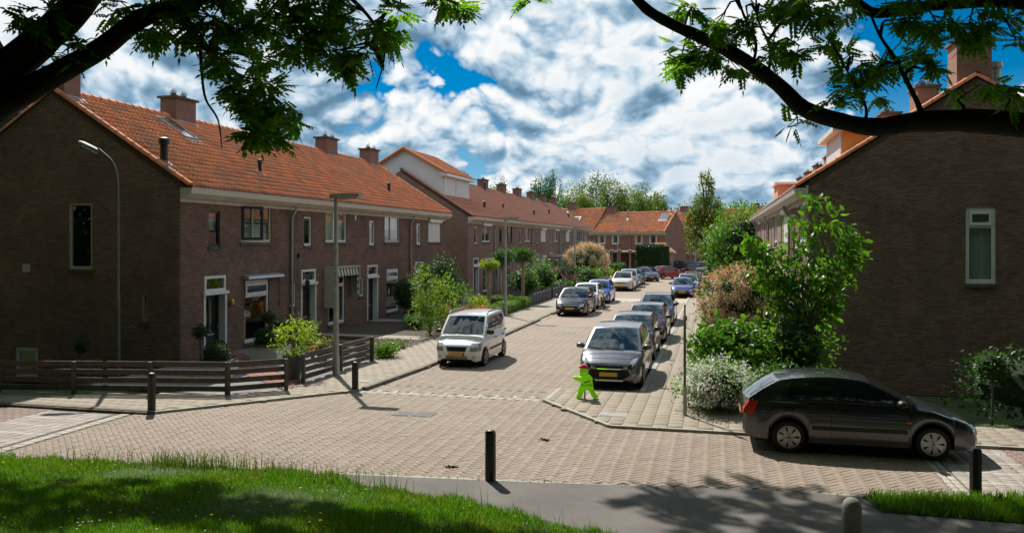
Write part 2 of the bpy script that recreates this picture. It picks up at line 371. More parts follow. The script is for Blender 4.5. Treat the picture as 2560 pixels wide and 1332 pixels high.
# ------------------------------------------------------------------ the setting: ground, road, pavements, path, grass bank
PAVE = brick_like('road_brick', [(.295, .228, .172), (.325, .257, .20), (.27, .21, .16), (.335, .272, .215), (.305, .236, .182)], (.215, .163, .12), lscale=0.5)
PAVE_R = brick_like('red_road_brick', [(.25, .17, .14), (.28, .20, .165), (.225, .155, .13), (.27, .20, .17)], (.14, .10, .08), lscale=0.6)
SLAB = brick_like('pavement_slab', [(.305, .25, .188), (.335, .28, .212), (.28, .228, .172), (.32, .265, .198)], (.25, .21, .165), lscale=0.8)
ROADW = brick_like('white_road_brick', [(.46, .42, .37), (.52, .48, .43), (.40, .36, .31)], (.30, .25, .20), lscale=2.0)
def joint_mat():
    m, nt, b, out = newmat('joint_sand'); b.inputs['Roughness'].default_value = 1
    pos = nt.nodes.new('ShaderNodeNewGeometry').outputs['Position']
    moss = ramp(nt, noise(nt, pos, 0.7, 6, 0.65), [(0.46, (.15, .118, .09)), (0.60, (.11, .115, .05))])
    nt.links.new(moss, b.inputs['Base Color']); return m
JOINT = joint_mat()
def far_pave(name, c1, c2, c3, patch=None):
    m = brick_tex(name, c1, c2, c3, uv='xy', bw=0.21, bh=0.105, mw=0.012); nt = m.node_tree; b = [n for n in nt.nodes if n.type == 'BSDF_PRINCIPLED'][0]
    if patch:
        src = b.inputs['Base Color'].links[0].from_socket; pos = nt.nodes.new('ShaderNodeNewGeometry').outputs['Position']
        f = ramp(nt, noise(nt, pos, 0.35, 7, 0.65), [(0.5, (0, 0, 0)), (0.66, (.6, .6, .6))]); nt.links.new(mixc(nt, f, src, patch), b.inputs['Base Color'])
    return m
ROADFAR = far_pave('far_road_brick', (.315, .245, .19), (.35, .275, .22), (.19, .15, .11), (.31, .26, .14))
SLABFAR = brick_tex('far_pavement_slab', (.32, .27, .215), (.37, .315, .255), (.15, .125, .085), uv='xy', bw=0.3, bh=0.3, mw=0.014)
ASPH = M('path_asphalt', (.135, .122, .11), 0.9, var=0.22, vscale=1.1, bmp=0.5, bscale=160, world=True)
GRAVEL = M('grey_gravel', (.19, .195, .20), 0.95, var=0.55, vscale=45, bmp=1.0, bscale=45, world=True)
TURF = M('turf', (.045, .075, .018), 1.0, var=0.4, vscale=2.5, bmp=0.6, bscale=30, world=True)

def sheet(name, poly, z, mat, **kw):
    b = MB(); b.add([(x, y, z) for x, y in poly], [tuple(range(len(poly)))]); kw.setdefault('kind', 'structure')
    return b.build(name, mat, **kw)
def strips(name, polys, z, mat, **kw):
    b = MB()
    for p in polys: b.add([(x, y, z) for x, y in p], [tuple(range(len(p)))])
    kw.setdefault('kind', 'structure'); return b.build(name, mat, **kw)
def sstep(a, b, x): t = min(1, max(0, (x - a) / (b - a))); return t * t * (3 - 2 * t)
def ground_z(x, y):
    z = -0.05
    z -= 0.85 * sstep(-16.6, -17.4, x) * sstep(18.0, 20.4, y) * sstep(60, 50, y)
    z -= 0.85 * sstep(3.3, 4.2, x) * sstep(19.0, 22.0, y) * sstep(60, 50, y)
    return z
xs = [-900, -300, -120, -70] + [-45 + i for i in range(76)] + [60, 120, 300, 900]; ys = [-300, -60, -20, 0] + [8 + i for i in range(56)] + [80, 120, 200, 400, 900, 1500]
b = MB(); b.grid([[(x, y, ground_z(x, y)) for x in xs] for y in ys]); b.build('ground', TURF, kind='structure')

CROSS = [(-45, 11.2), (-12.0, 11.6), (-6.07, 12.2), (-2.99, 12.52), (.65, 12.98), (2.3, 13.0), (4.4, 13.55), (30, 14.2), (30, 16.6), (-2.08, 16.6), (-3.81, 18.81), (-3.85, 20.4), (-1.8, 20.4), (-1.8, 36), (-8.2, 36), (-8.2, 31), (-8.35, 22.8), (-8.66, 19.0), (-12.0, 15.45), (-45, 15.3)]
road = strips('road', [[(-45, 11.0), (30, 12.0), (30, 16.8), (-45, 16.8)], [(-9, 16.8), (-1.6, 16.8), (-1.6, 36), (-9, 36)]], -0.012, JOINT)
far_road = strips('street', [[(-9, 36), (-1.6, 36), (-1.4, 82), (-9, 82)], [(-9, 82), (-1.4, 82), (4, 92), (30, 96), (30, 106), (-12, 106)]], -0.006, ROADFAR)
def brick_piece(l, w, h=0.02, ch=0.005):
    a, c = l / 2, w / 2; A, C = a - ch, c - ch
    V = [(-a, -c, -h), (a, -c, -h), (a, c, -h), (-a, c, -h), (-a, -c, -ch * .7), (a, -c, -ch * .7), (a, c, -ch * .7), (-a, c, -ch * .7), (-A, -C, 0), (A, -C, 0), (A, C, 0), (-A, C, 0)]
    Fq = [(0, 1, 5, 4), (1, 2, 6, 5), (2, 3, 7, 6), (3, 0, 4, 7), (4, 5, 9, 8), (5, 6, 10, 9), (6, 7, 11, 10), (7, 4, 8, 11), (8, 9, 10, 11)]
    return np.array(V, float), np.array(Fq)
def lay(items, V, Fq, mat, parent, name, n_own, z, key, stuff_name, tilt=0.006):
    """items: (x, y, angle); the n_own best by key become objects, the rest one part"""
    items = sorted(items, key=key); rnd = random.Random(3)
    me = np_mesh(name, V, Fq, mat)
    for x, y, a in items[:n_own]:
        o = link(name, me, parent, (x, y, z + rnd.uniform(-.0015, .0025)), (rnd.gauss(0, tilt), rnd.gauss(0, tilt), a + rnd.gauss(0, .01)))
    rest = items[n_own:]
    if rest:
        A = np.array([q[2] for q in rest]) + RNG.normal(0, .01, len(rest)); c, s = np.cos(A), np.sin(A); o = np.zeros_like(c); tx = RNG.normal(0, tilt, len(rest)); ty = RNG.normal(0, tilt, len(rest))
        R = np.stack([np.stack([c, -s, o], -1), np.stack([s, c, o], -1), np.stack([tx, ty, o + 1], -1)], 1)
        T = np.array([(q[0], q[1], z) for q in rest]); T[:, 2] += RNG.uniform(-.0015, .0025, len(rest))
        VV, FF = replicate(V, Fq, R, T); link(stuff_name, np_mesh(stuff_name, VV, FF, mat), parent, kind='stuff')
def cam_d(q): return math.hypot(q[0] + 1.0, q[1] - 9)
def herring(poly, ang, w=0.105):
    xs = [p[0] for p in poly]; ys = [p[1] for p in poly]; c, s = math.cos(ang), math.sin(ang); out = []
    cx, cy = (min(xs) + max(xs)) / 2, (min(ys) + max(ys)) / 2; R = int(max(max(xs) - min(xs), max(ys) - min(ys)) / w * 0.75) + 4
    for i in range(-R, R):
        for j in range(-R, R):
            k = (i - j) % 4
            if k == 0: u, v, a = i + 1, j + .5, ang
            elif k == 2: u, v, a = i + .5, j, ang + PI / 2
            else: continue
            x = cx + (u * c - v * s) * w; y = cy + (u * s + v * c) * w
            if in_poly(x, y, poly): out.append((x, y, a))
    return out
BV, BF = brick_piece(0.203, 0.098)
lay([q for q in herring([(-18, 11), (9, 11), (9, 20), (-18, 20)], PI / 4) if in_poly(q[0], q[1], CROSS) and -12.3 < q[0] < 3.45 and not in_poly(q[0], q[1], [(-8.7, 18.92), (-3.8, 18.92), (-3.8, 19.2), (-8.7, 19.2)])] +
    [q for q in herring([(-8.4, 20), (-1.8, 20), (-1.8, 36.1), (-8.4, 36.1)], PI / 4) if in_poly(q[0], q[1], CROSS)], BV, BF, PAVE, road, 'paving_brick', 300, 0.0, cam_d, 'paving_bricks_beyond')
def rows(poly, l, w, ang=0.0, off=0.5):
    xs = [p[0] for p in poly]; ys = [p[1] for p in poly]; c, s = math.cos(ang), math.sin(ang); out = []
    cx, cy = (min(xs) + max(xs)) / 2, (min(ys) + max(ys)) / 2; R = math.hypot(max(xs) - min(xs), max(ys) - min(ys)) / 2 + 1
    for j in range(int(-R / w), int(R / w) + 1):
        for i in range(int(-R / l), int(R / l) + 1):
            u = (i + (off if j % 2 else 0)) * l; v = j * w; x = cx + u * c - v * s; y = cy + u * s + v * c
            if in_poly(x, y, poly): out.append((x, y, ang))
    return out
lay(rows([(-14.4, 11.5), (-14.4, 15.3), (-30, 15.3), (-30, 11.2)], .213, .105) + rows([(4.9, 13.7), (12, 13.9), (12, 16.55), (4.9, 16.55)], .213, .105, PI / 2), BV, BF, PAVE_R, road, 'red_paving_brick', 120, 0.0, cam_d, 'red_paving_bricks_beyond')
# white brick lines that mark the raised crossing
mk = []
for x0 in np.arange(-8.6, -3.85, .213): mk.append((x0, 18.98, 0)); mk.append((x0, 19.10, 0))
for i in range(22): mk += [(-8.45 + i * .22, 19.26, PI / 2)] if i % 2 else []
for y0 in np.arange(12.0, 15.25, .213): mk += [(-12.42, y0, PI / 2), (-12.53, y0, PI / 2)]
for y0 in np.arange(13.45, 16.5, .213): mk += [(3.52, y0, PI / 2), (3.64, y0, PI / 2)]
hatch = []
for k, y0 in enumerate(np.arange(12.0, 15.2, .108)):
    for x0 in np.arange(-14.3, -12.6, .213): (mk if k % 6 == 0 else hatch).append((x0, y0, 0))
for k, y0 in enumerate(np.arange(13.5, 16.5, .108)):
    for x0 in np.arange(3.83, 4.9, .213): (mk if k % 6 == 0 else hatch).append((x0, y0, 0))
lay(mk, BV, BF, ROADW, road, 'white_marking_brick', 220, 0.001, cam_d, 'white_marking_bricks_beyond')
GREYB = brick_like('pale_grey_brick', [(.37, .33, .29), (.42, .38, .34), (.33, .29, .26)], (.24, .2, .17))
lay(hatch, BV, BF, GREYB, road, 'ramp_brick', 80, 0.0, cam_d, 'ramp_bricks_beyond')
b = MB()
for x0 in np.arange(-8.2, -1.9, .1): b.box(x0, x0 + .1, 51.6, 51.85, -.005, .004)
for k, x0 in enumerate(np.arange(-8.0, -1.9, .45)): b.box(x0, x0 + .16, 51.0, 51.59, -.005, .003)
b.build('road_marking', ROADW, kind='structure')
strips('street_table', [[(-8.2, 51.86), (-1.7, 51.86), (-1.7, 54.6), (-8.2, 54.6)]], 0.002, M('pale_table_brick', (.42, .35, .28), .9, var=.15, vscale=3, world=True))

# pavements and kerbs
PL = [(-45, 15.35), (-12.0, 15.5), (-8.68, 19.05), (-8.4, 22.8), (-8.25, 31), (-8.25, 110), (-10.4, 110), (-10.4, 24), (-10.5, 18.6), (-11.5, 17.66), (-17.1, 16.54), (-45, 15.9)]
PR = [(-3.83, 18.83), (-2.06, 16.62), (.5, 16.62), (30, 16.62), (30, 18.2), (.7, 18.2), (-.35, 18.9), (-.25, 110), (-1.7, 110), (-1.7, 20.42), (-3.83, 20.42)]
SV, SF = brick_piece(0.292, 0.292, 0.03, 0.004)
PZ = 0.05
for nm, poly, fx, sl in (('pavement', PL, (-14, 44), rows([(-26, 15.2), (-7, 15.2), (-7, 44), (-26, 44)], .3, .3, 0, .5)), ('footpath', PR, None, rows([(-4, 16.4), (9, 16.4), (9, 44), (-4, 44)], .3, .3, PI / 2, .5))):
    p = sheet(nm, poly, PZ - .014, SLABFAR)
    near = [(x, y, a) for x, y, a in sl if in_poly(x, y, poly)]
    lay(near, SV, SF, SLAB, p, 'paving_slab', 300, PZ, lambda q: math.hypot(q[0] + 2, q[1] - 8), 'paving_slabs_beyond', 0.004)
kerb = link('kerb', None, None, (0, 0, 0), kind='structure')
def kerb_line(pts, w, h, mat, top):
    for p, q in zip(pts[:-1], pts[1:]):
        p = Vector((p[0], p[1], 0)); q = Vector((q[0], q[1], 0)); n = max(1, round((q - p).length / 1.0)); d = (q - p) / n
        for i in range(n):
            a = p + d * i; e = a + d * 0.988; m = MB(); m.bar(a + Vector((0, 0, top - h / 2)), e + Vector((0, 0, top - h / 2)), w, h)
            m.build('kerb_stone', mat, kerb)
KERBM = M('kerb_concrete', (.17, .155, .135), .9, var=.3, vscale=4, bmp=.4, bscale=50, world=True)
KERBL = M('pale_kerb_concrete', (.36, .35, .30), .9, var=.2, vscale=4, bmp=.3, bscale=50, world=True)
kerb_line([(-30, 15.42), (-11.9, 15.47)], .13, .22, KERBM, .068)
kerb_line([(-11.9, 15.47), (-8.72, 19.0)], .10, .16, KERBL, .054)
kerb_line([(-8.62, 19.2), (-8.36, 22.8), (-8.2, 31), (-8.2, 38.4)], .14, .24, KERBM, .085)
kerb_line([(-8.2, 41.5), (-8.2, 66)], .14, .24, KERBM, .085)
kerb_line([(-1.76, 20.45), (-1.76, 60)], .13, .2, KERBL, .062)
kerb_line([(-3.83, 20.45), (-3.86, 18.8), (-2.08, 16.56), (9, 16.56)], .10, .16, KERBL, .055)
b = MB()   # flush gutter course beside the path
for i, x0 in enumerate(np.arange(-6.0, 2.2, .213)):
    y0 = 12.2 + (x0 + 6) * .098
    b.bar((x0, y0, -.008), (x0 + .205, y0 + .02, -.008), .1, .02)
b.build('gutter_course', KERBL, road, kind='stuff')
path = sheet('path', [(-7.2, 12.0), (-6.07, 12.15), (-2.99, 12.47), (.65, 12.94), (2.06, 12.97), (2.21, 12.27), (3.97, 12.21), (12, 12.2), (14, 4), (2.5, 4), (.3, 8), (-.5, 9.8), (-1.45, 10.52), (-2.6, 10.9), (-4.63, 11.6)], 0.004, ASPH)
GEDGE = [(-45, 11.2), (-20, 11.5), (-12.04, 11.65), (-9.75, 11.82), (-6.89, 12.04), (-4.63, 11.6), (-2.6, 10.9), (-1.45, 10.52), (-.5, 9.8), (.1, 8.6), (.3, 6)]
def bank_z(t): return 0.012 + 0.125 * t if t < 13 else 1.64
rowsb = []
for k in range(15):
    rowsb.append([(x + (-.3 if i > 7 else -.05) * k * .6, y - k, bank_z(k) + .03 * math.sin(x * 1.7 + k)) for i, (x, y) in enumerate(GEDGE)])
bank = MB(); bank.grid(rowsb); bank.build('grass_bank', TURF, kind='structure')
verge = sheet('verge', [(2.1, 12.98), (2.23, 12.3), (3.97, 12.24), (14, 12.25), (14, 13.9), (4.4, 13.5), (3.4, 13.25)], 0.010, TURF)
# front gardens
sheet('garden_bed', [(-16.1, 18.0), (-11.6, 17.75), (-10.55, 18.7), (-10.5, 24), (-10.5, 107), (-16.1, 107)], -0.02, SOIL)
sheet('gravel_bed', [(-16.05, 18.3), (-12.0, 17.85), (-10.6, 18.85), (-10.55, 24.0), (-16.05, 27.5)], -0.014, GRAVEL)
tp = sheet('brick_garden_path', [(-15.9, 23.2), (-10.5, 18.7), (-10.5, 19.55), (-15.9, 25.0)], -0.009, SOIL)
SMV, SMF = brick_piece(.2, .2, .02, .004)
lay([q for q in rows([(-15.9, 23.2), (-10.5, 18.7), (-10.5, 19.55), (-15.9, 25.0)], .21, .21, -.69)], SMV, SMF, brick_like('red_garden_tile', [(.33, .13, .09), (.40, .17, .12), (.28, .11, .08)]), tp, 'garden_tile', 100, .006, cam_d, 'garden_tiles_beyond')
for y0 in (29.6, 36.0, 42.4): sheet('garden_path', [(-16.0, y0), (-10.4, y0), (-10.4, y0 + 1.2), (-16.0, y0 + 1.2)], -0.004, SLABFAR)
sheet('planting_bed', [(-.22, 19.0), (.75, 18.25), (2.75, 18.25), (2.75, 80), (-.22, 80)], 0.02, SOIL)
# drain grate, litter
t = thing('drain_grate', 'square steel drain grate set into the brick crossing', 'drain grate', (-6.37, 16.8, 0), .02)
b = MB(); b.box(-.46, .46, -.24, .24, -.03, .002); b.build('frame', CONC_D, t)
for i in range(14): MB().box(-.42 + i * .062, -.39 + i * .062, -.2, .2, .002, .010).build('bar', M('worn_iron', (.13, .13, .135), .6, metal=.3), t)
for nm, lab, px, py, w in (('manhole_cover', 'grey rectangular cover plate in the street between the white van and the bay', 1425, 832, .7), ('pavement_cover', 'small pale metal cover on the pavement beside the dark bollard', 912, 952, .45), ('water_cover', 'pale metal cover plate on the right footpath near the pole', 1532, 1036, .6)):
    p = g(px, py, PZ if nm != 'manhole_cover' else 0); t = thing(nm, lab, 'cover', (p.x, p.y, p.z), 0)
    MB().box(-w / 2, w / 2, -.2, .2, -.02, .005).build('frame', CONC, t); MB().box(-w / 2 + .05, w / 2 - .05, -.15, .15, .005, .009).build('plate', MATS['worn_iron'] if nm == 'manhole_cover' else CONC, t)

# grass blades, weeds
def blades(name, pts, hmin, hmax, wid, mat, parent=None, lean=.35, **kw):
    n = len(pts); P = np.array(pts); h = RNG.uniform(hmin, hmax, n); a = RNG.uniform(0, 2 * PI, n); ln = RNG.normal(0, lean, (n, 2)) * h[:, None]
    s = np.stack([np.cos(a), np.sin(a), np.zeros(n)], -1) * (wid / 2)
    mid = P + np.stack([ln[:, 0] * .35, ln[:, 1] * .35, h * .6], -1); tip = P + np.stack([ln[:, 0], ln[:, 1], h], -1)
    V = np.stack([P - s, P + s, mid + s * .7, mid - s * .7, tip + s * .1, tip - s * .1], 1).reshape(-1, 3)
    o = np.arange(n)[:, None] * 6; Fq = np.concatenate([o + np.array([[0, 1, 2, 3]]), o + np.array([[3, 2, 4, 5]])], 0)
    return link(name, np_mesh(name, V, Fq, mat, smooth=True), parent, **kw)
def bank_pt(x, y):
    # height of the bank below a point: distance in front of its edge
    for (x0, y0), (x1, y1) in zip(GEDGE[:-1], GEDGE[1:]):
        if x0 <= x < x1:
            e = y0 + (y1 - y0) * (x - x0) / (x1 - x0); return e - y
    return -1
pts = []; rnd = random.Random(5)
while len(pts) < 95000:
    x = rnd.uniform(-14.5, .2); y = rnd.uniform(6.8, 12.1); t = bank_pt(x, y); Dq = -x * ST + y * CT
    if t < .12 * math.sin(x * 2.3) + .10 * math.sin(x * 5.9 + 1) + .05 * math.sin(x * 17) - .02 or Dq < 7.9 or not -60 < CX + F_PX * (x * CT + y * ST) / Dq < 1750: continue
    if rnd.random() < .25 and math.sin(x * 3.1 + y * 2.3) + math.sin(x * 1.3 - y * 3.7) < -.2: continue
    pts.append((x, y, max(.008, bank_z(max(t, 0)) + .03 * math.sin(x * 1.7 + t) - .01)))
blades('grass', pts, .03, .10, .011, GRASSM, label='bright green grass growing on the bank below the tree', cat='grass', kind='stuff')
tall = []
for _ in range(750):
    k = rnd.random(); x = rnd.gauss(-8.3, .5) if k < .45 else rnd.uniform(-10.5, -4.6) if k < .9 else rnd.uniform(-14, -1.5)
    t = abs(rnd.gauss(0, .22)); y = None
    for (x0, y0), (x1, y1) in zip(GEDGE[:-1], GEDGE[1:]):
        if x0 <= x < x1: y = y0 + (y1 - y0) * (x - x0) / (x1 - x0) - t
    tall.append((x, y, .02 + bank_z(t) - .01))
blades('tall_grass', tall, .14, .36, .011, leaf_mat('tall_grass_blade', (.05, .10, .018), (.12, .17, .04), .4), lean=.25, label='tall seeding grass stems along the edge of the bank', cat='tall grass', kind='stuff')
vp = []
VERGE = [(2.15, 12.95), (2.25, 12.32), (3.97, 12.26), (9, 12.28), (9, 13.65), (4.4, 13.45), (3.4, 13.2)]
while len(vp) < 16000:
    x = rnd.uniform(2.1, 8); y = rnd.uniform(12.2, 13.7)
    if in_poly(x + rnd.gauss(0, .05), y + rnd.gauss(0, .05), VERGE): vp.append((x, y, .008))
blades('verge_grass', vp, .05, .17, .012, GRASSM, label='grass patch around the dark bollard by the parked grey hatchback', cat='grass', kind='stuff')
wd = []
for _ in range(900):
    k = rnd.random()
    if k < .25: x, y = -8.08 + abs(rnd.gauss(0, .12)), rnd.uniform(20, 41)
    elif k < .5: x, y = -1.9 + rnd.gauss(0, .12), rnd.uniform(20.4, 40)
    elif k < .65: x, y = rnd.uniform(-3.6, -1.8), 20.36 + rnd.gauss(0, .06)
    elif k < .8: x, y = rnd.uniform(-11, 2), 0; y = 12.2 + (x + 6) * .095 + rnd.gauss(0, .04)
    elif k < .9: x, y = rnd.uniform(4.2, 8), rnd.uniform(14.2, 16.4)
    else: x, y = rnd.uniform(-1.6, -.4), rnd.uniform(19, 40)
    wd.append((x, y, 0))
blades('weeds', wd, .015, .06, .014, LF_BR, lean=.7, label='small green weeds sprouting from joints along the kerbs', cat='weeds', kind='stuff')

dp = [q for q in pts if math.sin(q[0] * 2.1 + 1) * math.sin(q[1] * 2.7) > .35]; rnd.shuffle(dp)
blades('dry_grass', dp[:4500], .04, .11, .010, GRASSD, label='scattered dry straw coloured blades among the bank grass', cat='dry grass', kind='stuff')
fl = MB(); wl_ = MB()
rnd.shuffle(pts)
for k, q in enumerate(pts[:260]):
    m = fl if k < 34 else wl_; r = .022 if k < 34 else .013; z = q[2] + (.12 if k < 34 else .09)
    m.lathe([(.001, z), (r, z + .004), (r * .6, z + .012), (.001, z + .014)], 7, (q[0], q[1], 0))
fl.build('dandelions', FL_YEL, label='yellow dandelion heads dotted over the bank grass', cat='dandelions', kind='stuff'); wl_.build('clover_flowers', FL_WHT, label='small white clover heads dotted over the bank grass', cat='clover', kind='stuff')
# fallen leaf litter on the crossing
for k, (px, py, lab) in enumerate(((1130, 1168, 'crumpled dark leaf litter on the bricks left of the middle bollard'), (1365, 1100, 'small dark twig litter on the bricks right of the middle bollard'))):
    p = g(px, py); t = thing('leaf_litter', lab, 'litter', (p.x, p.y, 0)); n = 40; V, F_ = [], []
    for i in range(n): a = rnd.uniform(0, 6.28); r = abs(rnd.gauss(0, .07)); x, y = r * 1.4 * math.cos(a), r * math.sin(a); d = rnd.uniform(0, 6.28); V += [(x, y, .004), (x + .03 * math.cos(d), y + .03 * math.sin(d), .02 + rnd.uniform(0, .02)), (x + .05 * math.cos(d + .6), y + .05 * math.sin(d + .6), .006)]; F_.append((3 * i, 3 * i + 1, 3 * i + 2))
    MB().add(V, F_).build('leaves', M('dead_leaf', (.06, .05, .03), .9), t, kind='stuff')
# ------------------------------------------------------------------ terraced houses
XW, YW = -16.14, 22.2
EAVE, RIDGE, DEPTH, OVER = 5.45, 8.65, 4.7, 0.35
def T_front(u, w, z): return (u, w, z)
def mbx(b, T, u0, u1, w0, w1, z0, z1, mi=0):
    p = T(u0, w0, z0); q = T(u1, w1, z1)
    b.box(min(p[0], q[0]), max(p[0], q[0]), min(p[1], q[1]), max(p[1], q[1]), min(p[2], q[2]), max(p[2], q[2]), mi)
def window(hs, T, u0, u1, z0, z1, fm=None, cur='half', style='plain', sill=True, name='window', fw=.07):
    fm = fm or WHITE; b = MB(); a, e = .035, .105
    mbx(b, T, u0, u0 + fw, a, e, z0, z1); mbx(b, T, u1 - fw, u1, a, e, z0, z1); mbx(b, T, u0 + fw, u1 - fw, a, e, z1 - fw, z1); mbx(b, T, u0 + fw, u1 - fw, a, e, z0, z0 + fw * 1.4)
    zt = z1 - fw
    if style == 'vent':                      # a bottom-hung vent light above a fixed pane
        zt = z1 - (z1 - z0) * .27; mbx(b, T, u0 + fw, u1 - fw, a, e, zt, zt + .07)
    if style in ('two', 'leaf'):
        m = u0 + (u1 - u0) * .4; mbx(b, T, m - .04, m + .04, a, e, z0 + fw * 1.4, z1 - fw)
    w = b.build(name, fm, hs)
    p = MB(); P = [T(u0 + fw, .07, z0 + fw), T(u1 - fw, .07, z0 + fw), T(u1 - fw, .07, zt), T(u0 + fw, .07, zt)]; p.quad(*P)
    p.build('pane', PANE, w)
    if style == 'vent':
        v = MB(); i0, i1, k0, k1 = u0 + fw + .01, u1 - fw - .01, zt + .075, z1 - fw - .005
        mbx(v, T, i0, i0 + .06, -.005, .05, k0, k1); mbx(v, T, i1 - .06, i1, -.005, .05, k0, k1); mbx(v, T, i0 + .06, i1 - .06, -.005, .05, k0, k0 + .09); mbx(v, T, i0 + .06, i1 - .06, -.005, .05, k1 - .1, k1)
        vo = v.build('vent_sash', fm, w); q = MB(); q.quad(T(i0 + .06, .02, k0 + .09), T(i1 - .06, .02, k0 + .09), T(i1 - .06, .02, k1 - .1), T(i0 + .06, .02, k1 - .1)); q.build('vent_pane', PANE, w)
    if sill:
        s = MB(); mbx(s, T, u0 - .06, u1 + .06, -.06, .04, z0 - .10, z0 - .002); s.build('sill', CONC_D, w)
    if cur in ('full', 'half', 'low', 'sides'):
        c = MB(); n = 40; rows_ = []
        za, zb = {'full': (z0, z1), 'half': (z0 + .45 * (z1 - z0), z1), 'low': (z0, z0 + .5 * (z1 - z0)), 'sides': (z0, z1)}[cur]
        segs = [(u0 + .04, u1 - .04)] if cur != 'sides' else [(u0 + .04, u0 + .3 * (u1 - u0)), (u1 - .3 * (u1 - u0), u1 - .04)]
        for s0, s1 in segs:
            r = [[T(s0 + (s1 - s0) * i / n, .19 + .016 * math.sin(i * 1.9 + s0 * 7) + .008 * math.sin(i * .7), z) for i in range(n + 1)] for z in (za + .02, zb - .02)]
            c.grid(r)
        c.build('curtain', CURTAIN, w, 60)
    if cur == 'slats':
        s = MB()
        for k in range(int((z1 - z0) / .06)): mbx(s, T, u0 + .08, u1 - .08, .12, .14, z0 + .05 + k * .06, z0 + .09 + k * .06)
        s.build('blind', BLIND, w)
    return w
def shutter(hs, T, u0, u1, z0, z1):          # a closed roller shutter with its box
    b = MB(); n = int((z1 - .22 - z0) / .045)
    for i in range(n): mbx(b, T, u0, u1, -.012 - .006 * (i % 2), .03, z0 + i * .045, z0 + i * .045 + .043)
    s = b.build('roller_shutter', BLIND, hs); c = MB(); mbx(c, T, u0 - .05, u1 + .05, -.17, -.001, z1 - .22, z1 - .02); c.build('shutter_box', WHITE, s)
    c = MB(); mbx(c, T, u0 - .04, u1 + .04, -.05, -.003, z0 - .1, z0 - .002); c.build('sill', CONC_D, s)
def screen_box(hs, x0, x1, z):               # folded sun screen above a window
    b = MB(); b.prism([(-.02, z + .16), (-.24, z + .10), (-.26, z + .02), (-.20, z - .02), (-.02, z + .02)], x0, x1); s = b.build('sun_screen', M('screen_aluminium', (.50, .54, .58), .35, metal=.5), hs)
    for x in (x0 + .03, x1 - .03): MB().tube([(x, -.05, z), (x, -.07, z - .7), (x, -.05, z - 1.1)], .014, 6).build('screen_arm', BLACKP, s)
def door(hs, x0, x1, zb, col, zt=2.62, glass=True, steps=True):
    b = MB(); zc = zt - .62                       # frame with cornice and fanlight
    b.box(x0, x0 + .10, -.03, .12, zb, zc); b.box(x1 - .10, x1, -.03, .12, zb, zc); b.box(x0 - .05, x1 + .05, -.09, .12, zc, zc + .10)
    b.box(x0 + .05, x0 + .14, -.02, .1, zc + .10, zt); b.box(x1 - .14, x1 - .05, -.02, .1, zc + .10, zt); b.box(x0 + .14, x1 - .14, -.02, .1, zt - .09, zt); b.box(x0 + .14, x1 - .14, -.02, .1, zc + .10, zc + .19)
    f = b.build('door_frame', WHITE, hs)
    p = MB(); p.quad((x0 + .14, .05, zc + .19), (x1 - .14, .05, zc + .19), (x1 - .14, .05, zt - .09), (x0 + .14, .05, zt - .09)); p.build('fanlight', PANE, f)
    l = MB(); a, e = x0 + .10, x1 - .10; y0, y1 = .22, .27; w = e - a
    l.box(a, a + .11, y0, y1, zb + .02, zc); l.box(e - .11, e, y0, y1, zb + .02, zc); l.box(a + .11, e - .11, y0, y1, zc - .13, zc); l.box(a + .11, e - .11, y0, y1, zb + .02, zb + .22); l.box(a + .11, e - .11, y0, y1, zb + .75, zb + .87); l.box(a + w * .5 - .04, a + w * .5 + .04, y0, y1, zb + .87, zc - .13)
    l.box(a + .11, e - .11, y0 + .015, y1 - .01, zb + .22, zb + .75)
    d = l.build('door', col, hs)
    p = MB(); p.quad((a + .11, .245, zb + .87), (e - .11, .245, zb + .87), (e - .11, .245, zc - .13), (a + .11, .245, zc - .13)); p.build('door_pane', PANE, d)
    MB().box(e - .09, e - .04, .17, .22, zb + .98, zb + 1.12).build('handle', GALV, d); MB().box(a + .25, e - .3, .205, .219, zb + .78, zb + .84).build('letter_flap', GALV, d)
    r = MB(); r.box(a - .0, a + .004, .12, .22, zb, zc); r.box(e - .004, e, .12, .22, zb, zc); r.build('reveal', WHITE, f)
    if steps: MB().box(x0 - .05, x1 + .05, -.35, .2, zb - .18, zb).build('doorstep', CONC, hs)
def tile_template():
    us = [0, .028, .055, .082, .105, .14, .18, .216]; zs = [.004, .034, .044, .030, .008, -.002, .0, .012]; V = []; Fq = []
    for k, (v, dz) in enumerate(((0, .034), (.37, .006))):
        for u, z in zip(us, zs): V.append((u, v, z + dz))
    for u, z in zip(us, zs): V.append((u, .004, z + .034 - .026))
    n = len(us)
    for i in range(n - 1): Fq += [(i, i + 1, n + i + 1, n + i), (2 * n + i, 2 * n + i + 1, i + 1, i)]
    return np.array(V), np.array(Fq)
TV, TF = tile_template()
def brick_unit():
    V = np.array([(0, 0, 0), (1, 0, 0), (1, 0, 1), (0, 0, 1), (0, -1, 0), (1, -1, 0), (1, -1, 1), (0, -1, 1)], float)
    return V, np.array([(4, 5, 6, 7), (0, 1, 5, 4), (1, 2, 6, 5), (2, 3, 7, 6), (3, 0, 4, 7)])
BUV, BUF = brick_unit()
FULL_BRICK = None
def holes_to_panels(u0, u1, z0, z1, holes):
    us = sorted({u0, u1, *[h[0] for h in holes], *[h[1] for h in holes]}); zs = sorted({z0, z1, *[h[2] for h in holes], *[h[3] for h in holes]})
    for a, c in zip(us[:-1], us[1:]):
        for e, f in zip(zs[:-1], zs[1:]):
            mu, mz = (a + c) / 2, (e + f) / 2
            if a < u0 - 1e-6 or c > u1 + 1e-6 or any(h[0] < mu < h[1] and h[2] < mz < h[3] for h in holes): continue
            yield a, c, e, f
